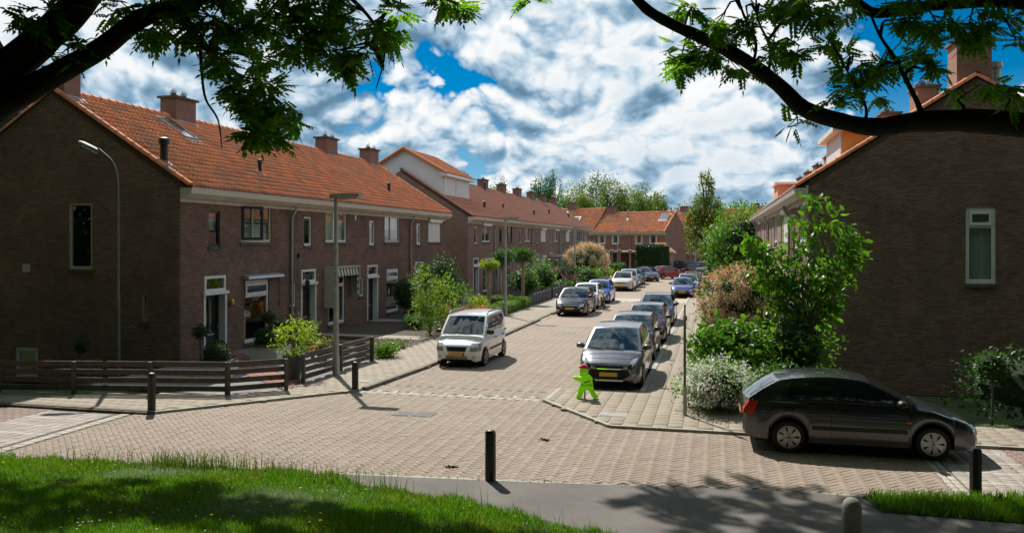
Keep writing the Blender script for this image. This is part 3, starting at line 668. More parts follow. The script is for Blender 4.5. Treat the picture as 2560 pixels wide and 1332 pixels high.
def lay_bricks(T, u_lo, u_hi, z0, z1, holes, bounds=None):
    """bricks of a wall face in stretcher bond; bounds(z) narrows a course (gables)"""
    out = []; k = 0; z = z0
    while z < z1 - .03:
        a, e = (u_lo, u_hi) if bounds is None else bounds(z + .05)
        iv = [(a, e)]
        for h in holes:
            if h[3] > z + .01 and h[2] < z + .045:
                nv = []
                for p, q in iv:
                    if h[1] <= p or h[0] >= q: nv.append((p, q)); continue
                    if h[0] > p: nv.append((p, h[0]))
                    if h[1] < q: nv.append((h[1], q))
                iv = nv
        st = u_lo - (.11 if k % 2 else 0)
        for p, q in iv:
            i = math.floor((p - st) / .22)
            while st + i * .22 < q:
                s0 = max(p + .002, st + i * .22 + .005); s1 = min(q - .002, st + (i + 1) * .22 - .005)
                if s1 - s0 > .03: out.append((s0, s1, z + .006, z + .0565))
                i += 1
        z += .0625; k += 1
    return out
def roof_plane(y): return EAVE + (y + OVER) * (RIDGE - EAVE) / (DEPTH + OVER)
def house(label, loc, rz, W, fr, holes, gable=(), geo=False, own_bricks=0, own_tiles=0, tile=None, group=None, gable_holes=(), chim=(), eave=None, ridge=None, wallmat=None, tiles=True, rear_tiles=False, bpri=None):
    """fr(hs, W): builds doors and windows; holes: openings of the front as (x0, x1, z0, z1)"""
    global EAVE, RIDGE
    e0, r0 = EAVE, RIDGE
    if eave: EAVE, RIDGE = eave, ridge
    hs = thing('terraced_house', label, 'house', loc, rz, group); tile = tile or TILE
    D2 = 2 * DEPTH; wall = MB(); zb = -1.0; zt = EAVE - .02
    wm = [MORTAR if geo else (wallmat or BRICK_T), DARKROOM]
    for a, c, e, f in holes_to_panels(0, W, zb, zt, holes): wall.quad((a, 0, e), (c, 0, e), (c, 0, f), (a, 0, f))
    def room(T, h):
        u0, u1, z0, z1 = h
        for p, q in (((u0, z0), (u0, z1)), ((u0, z1), (u1, z1)), ((u1, z1), (u1, z0)), ((u1, z0), (u0, z0))):
            wall.quad(T(p[0], 0, p[1]), T(q[0], 0, q[1]), T(q[0], .13, q[1]), T(p[0], .13, p[1]), 0)
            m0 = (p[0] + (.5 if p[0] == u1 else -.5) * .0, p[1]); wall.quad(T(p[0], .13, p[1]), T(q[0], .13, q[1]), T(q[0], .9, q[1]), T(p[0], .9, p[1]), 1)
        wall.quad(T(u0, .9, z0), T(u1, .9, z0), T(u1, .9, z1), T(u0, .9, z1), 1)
    for h in holes: room(T_front, h)
    TG = {0: (lambda u, w, z: (w, u, z)), 1: (lambda u, w, z: (W - w, u, z))}
    for gi in (0, 1):
        T = TG[gi]; gh = [h for s, h in gable_holes if s == gi]
        for a, c, e, f in holes_to_panels(0, D2, zb, zt, gh): wall.quad(T(a, 0, e), T(c, 0, e), T(c, 0, f), T(a, 0, f))
        wall.add([T(0, 0, zt), T(D2, 0, zt), T(D2, 0, roof_plane(0) - .05), T(DEPTH, 0, RIDGE - .05), T(0, 0, roof_plane(0) - .05)], [(0, 1, 2, 3, 4)])
        for h in gh: room(T, h)
    wall.quad((0, D2, zb), (W, D2, zb), (W, D2, zt), (0, D2, zt))
    wl = wall.build('wall', wm, hs)
    if geo:
        items = [(T_front, q) for q in lay_bricks(T_front, 0, W, -.24, EAVE - .36, holes)]
        for gi in gable:
            gh = [h for s, h in gable_holes if s == gi]; k = (DEPTH + OVER) / (RIDGE - EAVE)
            def bounds(z):
                ins = max(0, (z + .10 - roof_plane(0)) * k); return (ins, D2 - ins)
            items += [(TG[gi], q) for q in lay_bricks(TG[gi], 0, D2, -.86, RIDGE - .15, gh, bounds)]
        if bpri: items.sort(key=lambda it: bpri(it[0](it[1][0], 0, it[1][2])))
        BR = random.Random(2); cache = {}; own = 0; RV = []; RT = []
        for T, (s0, s1, z0, z1) in items:
            P = []; pr = .009 + BR.uniform(-.002, .003)
            for u, w, z in BUV: P.append(T(s0 + (s1 - s0) * u, w * pr, z0 + (z1 - z0) * z))
            if own < own_bricks and abs(s1 - s0 - .21) < 1e-4:
                key = id(T); o = np.array(T(s0, 0, z0))
                if key not in cache: cache[key] = np_mesh('brick', np.array(P) - o, BUF, BRICK)
                link('brick', cache[key], wl, tuple(o)); own += 1
            else: RV.append(P)
        RV = np.array(RV); n = len(RV); FF = (BUF[None] + (np.arange(n) * 8)[:, None, None]).reshape(-1, 4)
        link('brick_courses', np_mesh('brick_courses', RV.reshape(-1, 3), FF, BRICK), wl, kind='stuff')
    # roof: boarding, tiles, ridge, verges
    b = MB(); k = (RIDGE - EAVE) / (DEPTH + OVER)
    for th in (0,):
        b.quad((0, -OVER, EAVE), (W, -OVER, EAVE), (W, DEPTH, RIDGE), (0, DEPTH, RIDGE)); b.quad((W, D2 + OVER, EAVE), (0, D2 + OVER, EAVE), (0, DEPTH, RIDGE), (W, DEPTH, RIDGE))
        b.quad((0, -OVER, EAVE - .08), (0, DEPTH, RIDGE - .08), (W, DEPTH, RIDGE - .08), (W, -OVER, EAVE - .08))
    roof = b.build('roof', UNDER if tiles else tile, hs)
    ang = math.atan(k); up = np.array((0, math.cos(ang), math.sin(ang))); nm = np.array((0, -math.sin(ang), math.cos(ang))); Ls = math.hypot(DEPTH + OVER, RIDGE - EAVE)
    if tiles:
        nc = max(1, round(W / .212)); nr = round(Ls / .328); pos = []
        for r in range(nr):
            for c in range(nc): pos.append(np.array((c * W / nc, -OVER - .03, EAVE + .005)) + up * (r * Ls / nr))
        pos.sort(key=lambda p: (p[0] if rz > 0 else -p[0]) + .25 * p[1])
        BRn = random.Random(4); Rm = np.stack([np.array((1, 0, 0)), up, nm], -1); TVs = TV.copy(); TVs[:, 0] *= W / nc / .212; TVs[:, 1] *= (Ls / nr) / .328
        me = np_mesh('roof_tile', TVs, TF, tile, smooth=False); E = Matrix(Rm.tolist()).to_euler()
        for p in pos[:own_tiles]: o = link('roof_tile', me, roof, tuple(p + nm * BRn.uniform(-.003, .004)), (E.x + BRn.gauss(0, .004), E.y + BRn.gauss(0, .006), E.z))
        rest = np.array(pos[own_tiles:]) + RNG.normal(0, .003, (len(pos) - own_tiles, 1)) * nm
        if len(rest):
            VV, FF = replicate(TVs, TF, np.repeat(Rm[None], len(rest), 0), rest); link('roof_tiles_beyond', np_mesh('roof_tiles_beyond', VV, FF, tile), roof, kind='stuff')
        def cap(name, p, q, r, mat, drop=0):
            p = Vector(p); q = Vector(q); m = MB(); d = (q - p).normalized(); s = d.cross(Vector((0, 0, 1))).normalized(); u = s.cross(d); rows_ = []
            for f, rr in ((0, r * 1.12), (.12, r * 1.12), (.13, r), (1.06, r * .98)):
                c = p + (q - p) * f; rows_.append([c + s * (rr * math.cos(t)) + u * (rr * math.sin(t) + drop) for t in np.linspace(-.15, PI + .15, 8)])
            m.grid(rows_); return m.build(name, mat, roof, 50)
        n = max(1, round(W / .40))
        if own_tiles or geo:
            for i in range(n): cap('ridge_tile', (i * W / n, DEPTH, RIDGE + .0), ((i + 1) * W / n, DEPTH, RIDGE + .0), .135, tile)
        else:
            m = MB()
            for i in range(n):
                rows_ = [[(x, DEPTH + rr * math.cos(t), RIDGE + rr * math.sin(t)) for t in np.linspace(-.1, PI + .1, 7)] for x, rr in ((i * W / n, .15), (i * W / n + .06, .15), (i * W / n + .07, .13), ((i + 1) * W / n, .13))]
                m.grid(rows_)
            m.build('ridge_tiles', tile, roof, 50, kind='stuff')
        for gi in gable:
            x = 0.03 if gi == 0 else W - .03; n = round(Ls / .36)
            for i in range(n):
                p = np.array((x, -OVER, EAVE)) + up * (i * Ls / n); q = p + up * (Ls / n); cap('verge_tile', tuple(p + nm * .03), tuple(q + nm * .03), .105, tile)
                if rear_tiles:
                    p2 = (p[0], D2 - p[1], p[2]); q2 = (q[0], D2 - q[1], q[2]); cap('verge_tile', p2, q2, .105, tile)
            f = MB(); yo = -.012 if gi == 0 else W - .008
            f.add([(yo, -OVER + .05, EAVE - .05), (yo + .02, -OVER + .05, EAVE - .05), (yo + .02, DEPTH, RIDGE - .04), (yo, DEPTH, RIDGE - .04), (yo, -OVER + .05, EAVE - .2), (yo + .02, -OVER + .05, EAVE - .2), (yo + .02, DEPTH, RIDGE - .2), (yo, DEPTH, RIDGE - .2)], [(0, 1, 2, 3), (4, 7, 6, 5), (0, 4, 5, 1), (0, 3, 7, 4), (1, 5, 6, 2)])
            f.build('verge_board', UNDER, roof)
    # gutter, frieze
    ge = .02 if 1 in gable else 0; gs = .02 if 0 in gable else 0
    gb = MB(); gb.prism([(-.46, EAVE - .03), (-.02, EAVE - .03), (-.02, EAVE - .34), (-.24, EAVE - .34), (-.42, EAVE - .20)], -gs, W + ge); gb.build('gutter', CREAM, hs)
    MB().box(-gs * .5, W + ge * .5, -.035, -.011, EAVE - .46, EAVE - .343).build('frieze_board', CREAM, hs)
    MB().box(-gs, W + ge, -.475, -.44, EAVE - .03, EAVE - .005).build('gutter_lip', ZINC, hs)
    for cx, w, dp, zt_, pots in chim:
        c = MB(); y0, y1 = DEPTH - dp / 2, DEPTH + dp / 2; z0 = RIDGE - .55
        c.box(cx - w / 2, cx + w / 2, y0, y1, z0, zt_); ch = c.build('chimney', BRICK_CH, hs)
        MB().box(cx - w / 2 - .09, cx + w / 2 + .09, y0 - .09, y1 + .09, zt_, zt_ + .08).build('chimney_cap', CONC_D, ch)
        l = MB(); l.box(cx - w / 2 - .03, cx + w / 2 + .03, y0 - .03, y1 + .03, RIDGE - .5, RIDGE - .12); l.prism([(y0 - .28, roof_plane(y0 - .28) + .06), (y0, roof_plane(y0) + .08), (y0, roof_plane(y0) + .03), (y0 - .28, roof_plane(y0 - .28) + .03)], cx - w / 2 - .1, cx + w / 2 + .1); l.build('flashing', LEAD, ch)
        for i in range(pots):
            px = cx - w / 2 + w * (i + .5) / pots; py = DEPTH + (.14 if i % 2 else -.14)
            p = MB(); p.lathe([(.10, zt_ + .08), (.10, zt_ + .19), (.085, zt_ + .2)], 10, (px, py, 0)); po = p.build('chimney_pot', CONC_D, ch)
            wg = MB()
            for a in range(4):
                t = a * PI / 4; wg.tube([(px + .1 * math.cos(t) * math.cos(q), py + .1 * math.sin(t) * math.cos(q), zt_ + .24 + .13 * math.sin(q)) for q in np.linspace(-.2, PI + .2, 9)], .006, 4)
            for q in (0, .6): wg.lathe([(.1 * math.cos(q) + .004, zt_ + .24 + .13 * math.sin(q)), (.1 * math.cos(q) - .004, zt_ + .245 + .13 * math.sin(q))], 10, (px, py, 0))
            wg.build('wire_guard', GALV, ch)
    fr(hs, W)
    EAVE, RIDGE = e0, r0
    return hs
def downpipe(hs, x, z1=None):
    z1 = z1 or EAVE - .34
    b = MB(); b.tube([(x, -.3, z1), (x, -.28, z1 - .12), (x, -.10, z1 - .42), (x, -.09, z1 - .6), (x, -.09, -.3)], .05, 8); d = b.build('downpipe', ZINC, hs, 60)
    for z in (1.0, 2.6, 4.2): MB().lathe([(.058, z), (.058, z + .05)], 8, (x, -.09, 0)).build('pipe_clip', ZINC, d)
def roof_vent(hs, x, y, h, r, mat=None):
    z = roof_plane(y); b = MB(); b.lathe([(r, z - .1), (r, z + h * .75), (r * 1.35, z + h * .76), (r * 1.35, z + h), (r * .9, z + h + .03)], 12, (x, y, 0)); v = b.build('roof_vent', mat or BLACKP, hs, 50)
    k = (RIDGE - EAVE) / (DEPTH + OVER); l = MB(); l.prism([(y - .28, z - .28 * k + .075), (y + .15, z + .15 * k + .075), (y + .15, z + .15 * k + .05), (y - .28, z - .28 * k + .05)], x - .16, x + .16); l.build('flashing', LEAD, v)
def skylight(hs, x0, x1, y0, y1, lit=False):
    k = (RIDGE - EAVE) / (DEPTH + OVER); f = lambda y, o: (y, roof_plane(y) + o)
    b = MB()
    for a, c, e, q in ((x0, x0 + .07, y0, y1), (x1 - .07, x1, y0, y1), (x0 + .07, x1 - .07, y0, y0 + .07), (x0 + .07, x1 - .07, y1 - .07, y1)): b.prism([f(e, .04), f(q, .04), f(q, .13), f(e, .13)], a, c)
    s = b.build('roof_window', M('grey_roof_window_frame', (.10, .105, .11), .4, metal=.4), hs)
    p = MB(); p.quad((x0 + .07, *f(y0 + .07, .10)), (x1 - .07, *f(y0 + .07, .10)), (x1 - .07, *f(y1 - .07, .10)), (x0 + .07, *f(y1 - .07, .10))); p.build('pane', M('sky_mirroring_pane', (.10, .12, .13), .04, metal=0, spec=1.0, coat=1.0), s)
    l = MB(); l.prism([f(y0 - .25, .06), f(y0, .08), f(y0, .05), f(y0 - .25, .045)], x0 - .08, x1 + .08); l.build('flashing', LEAD, s)

# openings shared by every house of the rows (scaled to the house's width)
def std_holes(W, narrow=True, s=None):
    s = W / 6.42
    h = [(1.47 * s, 2.11 * s, 3.58, 4.76), (3.35 * s, 5.38 * s, 3.72, 5.08), (1.19 * s + .02, 2.48 * s - .02, -.15, 2.60), (3.6 * s, 5.2 * s, .16, 2.36)]
    if narrow: h.append((.36 * s, .80 * s, 1.2, 2.08))
    return h
def std_front(spec):
    def fr(hs, W):
        s = W / 6.42; H = std_holes(W)
        fm = spec.get('frame', WHITE)
        window(hs, T_front, *H[0], fm=spec.get('small', fm), cur=spec.get('scur', 'none'))
        if spec.get('up') == 'shutter': shutter(hs, T_front, *H[1])
        else:
            window(hs, T_front, *H[1], fm=spec.get('upframe', fm), cur=spec.get('ucur', 'full'), style=spec.get('ustyle', 'two'))
            if spec.get('upbox'): MB().box(H[1][0] - .05, H[1][1] + .05, -.16, -.012, H[1][3] - .2, H[1][3]).build('shutter_box', WHITE, hs)
        door(hs, 1.19 * s, 2.48 * s, -.15, spec.get('door', NAVY))
        if spec.get('gshut'): shutter(hs, T_front, H[3][0], H[3][1], H[3][2], H[3][3] + .1)
        else: window(hs, T_front, *H[3], fm=fm, cur=spec.get('gcur', 'sides'), style=spec.get('gstyle', 'vent'), fw=.085)
        if spec.get('narrow', True): window(hs, T_front, *H[4], fm=spec.get('small', fm), cur='none', fw=.05)
        if spec.get('screen'): screen_box(hs, 3.48 * s, 5.9 * s, 2.42)
        if spec.get('pipe'): downpipe(hs, spec['pipe'] * s)
        for v in spec.get('vents', ()): roof_vent(hs, *v)
        for v in spec.get('skyl', ()): skylight(hs, *v)
        if spec.get('extra'): spec['extra'](hs, W)
    return fr
# ------------------------------------------------------------------ the rows
W1 = 6.42; LEFT = PI / 2; RIGHT = -PI / 2
CH = lambda x, n=4, w=1.25: (x, w, .72, 9.38, n)
GL = [(0, (3.22, 4.10, 2.86, 4.98)), (0, (1.17, 1.36, 1.25, 2.10)), (0, (5.3, 6.2, -.72, .30))]
def h1_extra(hs, W):
    TG = lambda u, w, z: (w, u, z)
    window(hs, TG, *GL[0][1], fm=BEIGE, cur='none'); window(hs, TG, *GL[1][1], fm=BEIGE, cur='none', fw=.04); window(hs, TG, *GL[2][1], fm=WHITE, cur='none', fw=.12)
    v = MB(); v.box(-.02, .0, 5.6, 5.9, 2.76, 3.02)
    for i in range(5): v.box(-.03, -.021, 5.62, 5.88, 2.78 + i * .048, 2.80 + i * .048)
    v.build('wall_vent', CREAM, hs)
    # navy casement standing open
    b = MB(); a = math.radians(35); c, s = math.cos(a), math.sin(a); x0 = 3.42; L_ = .78
    for u0, u1, z0, z1 in ((0, .08, 3.8, 5.0), (L_ - .08, L_, 3.8, 5.0), (.08, L_ - .08, 3.8, 3.9), (.08, L_ - .08, 4.9, 5.0)):
        P = [(x0 + u * c, -.02 - u * s + w, z) for u in (u0, u1) for w in (0, .05) for z in (z0, z1)]
        b.add(P, [(0, 1, 3, 2), (4, 6, 7, 5), (0, 4, 5, 1), (2, 3, 7, 6), (0, 2, 6, 4), (1, 5, 7, 3)])
    o = b.build('open_casement', NAVY, hs); q = MB(); q.quad((x0 + .08 * c, -.0 - .08 * s, 3.9), (x0 + (L_ - .08) * c, -.0 - (L_ - .08) * s, 3.9), (x0 + (L_ - .08) * c, -.0 - (L_ - .08) * s, 4.9), (x0 + .08 * c, -.0 - .08 * s, 4.9)); q.build('casement_pane', PANE, o)
    MB().lathe([(.02, 1.55), (.07, 1.6), (.08, 1.72), (.03, 1.8)], 8, (2.66, -.12, 0)).build('wall_lamp', M('brass', (.5, .34, .08), .3, metal=.9), hs)
    # zinc dormer on the rear slope, seen past the gable
    d = MB(); yd = 2 * DEPTH - 1.2; d.box(.5, 5.2, DEPTH + 1.9, yd, 6.9, 8.35); dm = d.build('rear_dormer', M('green_zinc', (.12, .16, .14), .45, metal=.4), hs); MB().box(.35, 5.35, DEPTH + 1.5, yd + .25, 8.352, 8.5).build('dormer_roof', WHITE, dm)
def h2_extra(hs, W):                 # striped awning folded out over the window, its side boards down
    s = 1; x0, x1 = 3.22, 5.75; z = 2.62
    b = MB(); b.box(x0 - .02, x1 + .1, -.46, -.012, z, z + .05); b.box(x0 - .02, x0 + .02, -.46, -.012, .95, z - .001); b.box(x1 + .06, x1 + .10, -.46, -.012, 1.35, z - .001); aw = b.build('awning', BEIGE, hs)
    cols = [M('awning_green', (.03, .13, .06), .85), M('awning_cream', (.62, .58, .48), .85)]; n = 17
    for i in range(n):
        a = x0 + .02 + (x1 - x0) * i / n; e = x0 + .02 + (x1 - x0) * (i + 1) / n; m = MB(); m.quad((a, -.47, z - .3), (e, -.47, z - .3), (e, -.40, z + .0), (a, -.40, z + .0)); m.quad((a + .01, -.475, z - .36), (e - .01, -.475, z - .36), (e, -.471, z - .3), (a, -.471, z - .3)); m.build('awning_stripe', cols[i % 2], aw)
    for k, xx in enumerate((x0 + .14, x1 - .05)):
        for i in range(9):
            z1 = z - .32 - i * .15; m = MB(); m.quad((xx - .08, -.42, z1 - .15), (xx + .14, -.38, z1 - .15), (xx + .14, -.38, z1), (xx - .08, -.42, z1)); m.quad((xx + .14, -.38, z1 - .13), (xx + .19, -.36, z1 - .11), (xx + .19, -.36, z1 - .04), (xx + .14, -.38, z1 - .02)); m.build('awning_stripe', cols[i % 2], aw)
            if k == 1 and i > 4: break
    l = MB(); l.lathe([(.015, 1.9), (.08, 1.95), (.10, 2.15), (.03, 2.25)], 6, (1.35, -.22, 0)); l.box(1.33, 1.37, -.22, -.0, 1.88, 1.92); l.build('wall_lantern', BLACKP, hs)
    MB().box(.9, 1.0, -.1, -.012, 3.1, 3.28).build('alarm_box', BLACKP, hs)
    f = MB(); f.box(5.55, 5.68, -.35, -.2, 4.72, 4.95); f.box(5.5, 5.54, -.2, -.04, 4.8, 4.85); f.build('floodlight', M('floodlight_grey', (.35, .42, .48), .3, metal=.5), hs)
def h4_extra(hs, W):
    pass
near_pri = lambda p: p[0] * p[0] + (p[1]) ** 2 + (p[2] - 3) ** 2 * .4
sp1 = dict(small=NAVY, upframe=BEIGE, scur='half', ucur='low', ustyle='two', gcur='none', narrow=False, screen=True, door=NAVY, extra=h1_extra, vents=[(.55, .98, .75, .12)], skyl=[(4.35, 5.15, 2.9, 4.25)])
sp2 = dict(ucur='full', ustyle='two', gcur='sides', door=OLIVE, pipe=.33, vents=[(.2, 1.22, .5, .075)], extra=h2_extra)
sp3 = dict(upframe=BEIGE, ucur='half', ustyle='two', gcur='none', door=BROWN)
sp4 = dict(up='shutter', gcur='none', door=OLIVE, pipe=.33, screen=True, vents=[(.45, 1.22, .5, .075)])
labs = ['brown brick corner terraced house with orange tiles, dark gable end and navy casement standing open', 'brown brick terraced house with green striped awning over its window', 'brown brick terraced house with dark red door between the awning house and the shuttered house', 'brown brick end terraced house with white roller shutter upstairs beside the lush green shrub']
for i, sp in enumerate((sp1, sp2, sp3, sp4)):
    house(labs[i], (XW, YW + i * W1, 0), LEFT, W1, std_front(sp), std_holes(W1, i > 0), gable={0: (0,), 3: (1,)}.get(i, ()), geo=True, own_bricks=300 if i < 2 else 0, own_tiles=300 if i < 2 else 0,
          gable_holes=GL if i == 0 else (), chim=([CH(.42, 4, .7)] if i == 0 else []) + [CH(W1 - (.05 if i < 3 else .75), 4 if i < 2 else 3)], group='terraced houses of the near left row', bpri=near_pri, rear_tiles=(i == 0))
# second block, beyond the passage
W2 = 6.7; Y2 = 52.6
def dormer_extra(hs, W):
    side = [(1.92, 6.7), (1.92, 8.55), (4.62, 10.08), (7.3, 8.55), (7.3, 6.7)]
    b = MB(); b.prism(side, .28, W - .1); dm = b.build('dormer', M('white_siding', (.74, .74, .74), .5), hs)
    n = 22
    for i in range(n):
        z0 = 6.75 + i * .15; y0 = 1.92 if z0 < 8.5 else 1.92 + (z0 - 8.55) * 2.7 / 1.53; y1 = 7.3 if z0 < 8.5 else 7.3 - (z0 - 8.55) * 2.68 / 1.53
        if y1 - y0 > .2: MB().add([(.28, y0, z0), (.28, y1, z0), (.265, y0 + .0, z0 + .006), (.265, y1, z0 + .006), (.279, y0 + .1, z0 + .146), (.279, y1 - .1, z0 + .146)], [(0, 1, 3, 2), (2, 3, 5, 4)]).build('siding_board', MATS['white_siding'], dm)
    for x0, x1 in ((.5, 3.1), (3.25, W - .3)):
        m = MB()
        for i in range(30): m.box(x0, x1, 1.86 - .01 * (i % 2), 1.919, 6.95 + i * .05, 6.95 + i * .05 + .047)
        m.build('dormer_shutter', BLIND, dm)
    r = MB(); k = 1.53 / 2.7; r.add([(.02, 1.5, 8.36), (W + .1, 1.5, 8.36), (W + .1, 4.62, 8.36 + 3.12 * k), (.02, 4.62, 8.36 + 3.12 * k)], [(0, 1, 2, 3)]); r.add([(.02, 7.7, 8.36), (W + .1, 7.7, 8.36), (W + .1, 4.62, 8.36 + 3.12 * k), (.02, 4.62, 8.36 + 3.12 * k)], [(0, 3, 2, 1)])
    rf = r.build('dormer_roof', UNDER, dm)
    ang = math.atan(k); up = np.array((0, math.cos(ang), math.sin(ang))); nm = np.array((0, -math.sin(ang), math.cos(ang))); Ls = math.hypot(3.12, 3.12 * k); pos = []
    for rr in range(int(Ls / .328) + 1):
        for c in range(32): pos.append(np.array((.02 + c * (W + .08) / 32, 1.46, 8.37)) + up * (rr * .328))
    VV, FF = replicate(TV, TF, np.repeat(np.stack([np.array((1, 0, 0)), up, nm], -1)[None], len(pos), 0), np.array(pos)); link('dormer_tiles', np_mesh('dormer_tiles', VV, FF, TILE), dm, kind='stuff')
    MB().prism([(1.46, 8.37), (1.46, 8.2), (1.92, 8.2), (1.92, 8.5)], .0, W + .12).build('dormer_fascia', WHITE, dm)
    for p, q in (((.02, 1.46, 8.4), (.02, 4.62, 8.4 + 3.14 * k)), ((.02, 7.7, 8.4), (.02, 4.62, 8.4 + 3.1 * k))): MB().tube([p, q], .10, 8).build('verge_tile', TILE, dm)
def porch_extra(hs, W):
    b = MB(); b.box(.7, 2.9, -1.4, 0, 2.25, 2.42); b.box(.75, .85, -1.35, -1.25, -.2, 2.25); b.box(2.75, 2.85, -1.35, -1.25, -.2, 2.25); b.bar((2.8, -1.3, .2), (2.8, -.1, 2.1), .06, .06); b.bar((2.8, -1.3, 1.0), (2.8, -.4, 2.2), .06, .06); b.build('porch', CREAM, hs)
B2 = [dict(ucur='half', gcur='sides', screen=True, upbox=True, pipe=W2 * .985 / 1.04, door=NAVY, narrow=False, extra=dormer_extra), dict(ucur='slats', small=NAVY, upframe=NAVY, door=NAVY, gstyle='plain', vents=[(.55, .9, .55, .085)], skyl=[(2.6, 3.4, 3.4, 4.3)]), dict(ucur='full', pipe=5.9, gcur='none', vents=[(1.0, 1.3, .45, .07), (5.6, 4.2, .8, .07)]),
      dict(up='shutter', gshut=True, door=WHITE, vents=[(4.6, .9, .55, .085)]), dict(ucur='full', upbox=True, pipe=5.9, extra=porch_extra), dict(up='shutter', screen=True, door=OLIVE, vents=[(2, 1.6, .6, .08)]), dict(ucur='half', pipe=5.9, skyl=[(2.6, 3.4, 3.2, 4.1)]), dict(ucur='full', vents=[(1, 1.6, .5, .08)])]
lb2 = ['brown brick terraced house with white boarded dormer room on its roof', 'terraced house directly beyond the white boarded dormer, pink bunting at its door', 'terraced house behind the pair of clipped standard trees, two houses past the white dormer', 'terraced house with white roller shutters closed on both floors', 'terraced house with pale wooden porch over its door', 'far terraced house with upstairs shutter closed, next past the wooden porch', 'second last terraced house before the far orange roofs, behind the cream blossom tree', 'last brown terraced house of the left row, touching the far orange roofs']
for i, sp in enumerate(B2):
    house(lb2[i], (XW, Y2 + i * W2, 0), LEFT, W2, std_front(sp), std_holes(W2, sp.get('narrow', True)), gable={0: (0,), 7: (1,)}.get(i, ()), tile=TILE_OLD, chim=[CH(W2 - .05, 3 if i % 2 else 2)] if i else [CH(W2 + .0, 3)], group='terraced houses of the far left row')
# right row, sunlit fronts seen along the footpath
XR, YR = 2.80, 26.9; W3 = 6.42; NR = 8
GR = [(1, (4.40, 5.20, 2.50, 4.77)), (1, (4.62, 5.42, -.75, -.16))]
def r1_extra(hs, W):
    TG = lambda u, w, z: (W - w, u, z)
    window(hs, TG, *GR[0][1], fm=WHITE, cur='full', style='vent', fw=.10); window(hs, TG, *GR[1][1], fm=WHITE, cur='none', fw=.10)
    b = MB(); b.prism([(1.12, 6.36), (1.12, 7.25), (2.7, 7.25), (2.7, 7.3)], W - 4.6, W - 1.05); b.prism([(1.12, 6.36), (2.62, 7.249), (1.12, 7.249)], W - 1.05, W - 1.0); d = b.build('dormer', M('orange_render', (.78, .36, .13), .8, var=.06), hs)
    MB().box(W - 4.8, W - .85, .8, 2.75, 7.252, 7.42).build('dormer_roof', CREAM, d)
    m = MB()
    for i in range(17): m.box(W - 4.5, W - 1.02, 1.06, 1.119, 6.4 + i * .05, 6.44 + i * .05)
    m.build('dormer_louvre', BLIND, d); MB().lathe([(.16, 8.4), (.16, 9.1), (.22, 9.12), (.22, 9.3)], 12, (W - 1.4, 5.6, 0)).build('flue', GALV, hs)
def r4_extra(hs, W):
    b = MB(); b.box(1.2, 4.6, 1.0, 2.6, 6.3, 7.35); d = b.build('dormer', M('pink_render', (.62, .28, .2), .8), hs); MB().box(1.0, 4.8, .8, 2.9, 7.352, 7.5).build('dormer_roof', WHITE, d)
rl = ['corner terraced house with dark brick gable behind the bright green tree and orange dormer', 'second house of the right row, next behind the dark gable house', 'third house of the right row behind the green tree', 'fourth house of the right row', 'fifth house of the right row with small pink dormer above its gutter', 'sixth house of the right row', 'seventh house of the right row', 'farthest house of the right row behind the round green tree']
for i in range(NR):
    sp = dict(ucur='half' if i % 2 else 'full', upbox=(i % 3 == 1), pipe=(.33 if i % 2 == 0 else None), up=('shutter' if i == 1 else None), door=(NAVY, BROWN, WHITE)[i % 3], extra={0: r1_extra, 4: r4_extra}.get(i))
    house(rl[i], (XR, YR + (i + 1) * W3, 0), RIGHT, W3, std_front(sp), std_holes(W3), gable={0: (1,), 7: (0,)}.get(i, ()), geo=(i == 0), own_bricks=300 if i == 0 else 0, own_tiles=0, tiles=True, gable_holes=GR if i == 0 else (), chim=[CH(.05, 3)] + ([(W3 - .75, 1.0, .95, 9.75, 0)] if i == 0 else []), group='terraced houses of the right row', bpri=(lambda p: (p[0] - 6.42) ** 2 + (p[1] - 1.5) ** 2 + (p[2] - 3) ** 2), rear_tiles=(i == 0))
# far rows that close the street
RA = math.radians(-15.55); dx, dy = math.cos(RA), math.sin(RA); C3 = (-6.8, 114.7)
def far_front(ws, zz=(3.35, 4.75)):
    hl = [(a, a + 1.1, *zz) for a in ws]
    def fr(hs, W):
        for h in hl: window(hs, T_front, *h, cur='sides', fw=.16, sill=True)
        downpipe(hs, .3, 4.7)
    return fr, hl
for i, (w, off, ev, rg, lab, hw) in enumerate(((5.4, 5.4, 5.05, 8.0, 'far red brick end house with bright orange roof and plain gable', (1.0, 3.1)), (5.4, 10.8, 5.05, 8.0, 'far red brick house with orange roof, second from the plain gable', (.8, 2.9)), (6.4, 17.2, 5.05, 8.65, 'far orange roofed house with a small roof window, behind the last brown house', (1, 3.6)), (6.4, 23.6, 5.05, 8.65, 'far orange roofed house half hidden by the left row', (1, 3.6)))):
    fr, hl = far_front(hw)
    EAVE, RIDGE = ev, rg
    def frx(hs, W, fr=fr, i=i):
        fr(hs, W)
        if i == 0: skylight(hs, 3.6, 4.7, 2.6, 4.1); roof_vent(hs, 4.9, 4.2, .9, .09, LEAD)
        if i == 1: roof_vent(hs, 4.2, 3.0, 1.3, .09, LEAD)
        if i == 2: skylight(hs, 2.2, 3.2, 1.9, 2.9)
    house(lab, (C3[0] - off * dx, C3[1] - off * dy, 0), RA, w, frx, hl, gable=(1,) if i == 0 else (), chim=[(.9, 1.2, .8, rg + .95, 2)] if i else [], wallmat=BRICK_RED, eave=ev, ridge=rg, group='red brick houses across the far end')
    EAVE, RIDGE = 5.45, 8.65
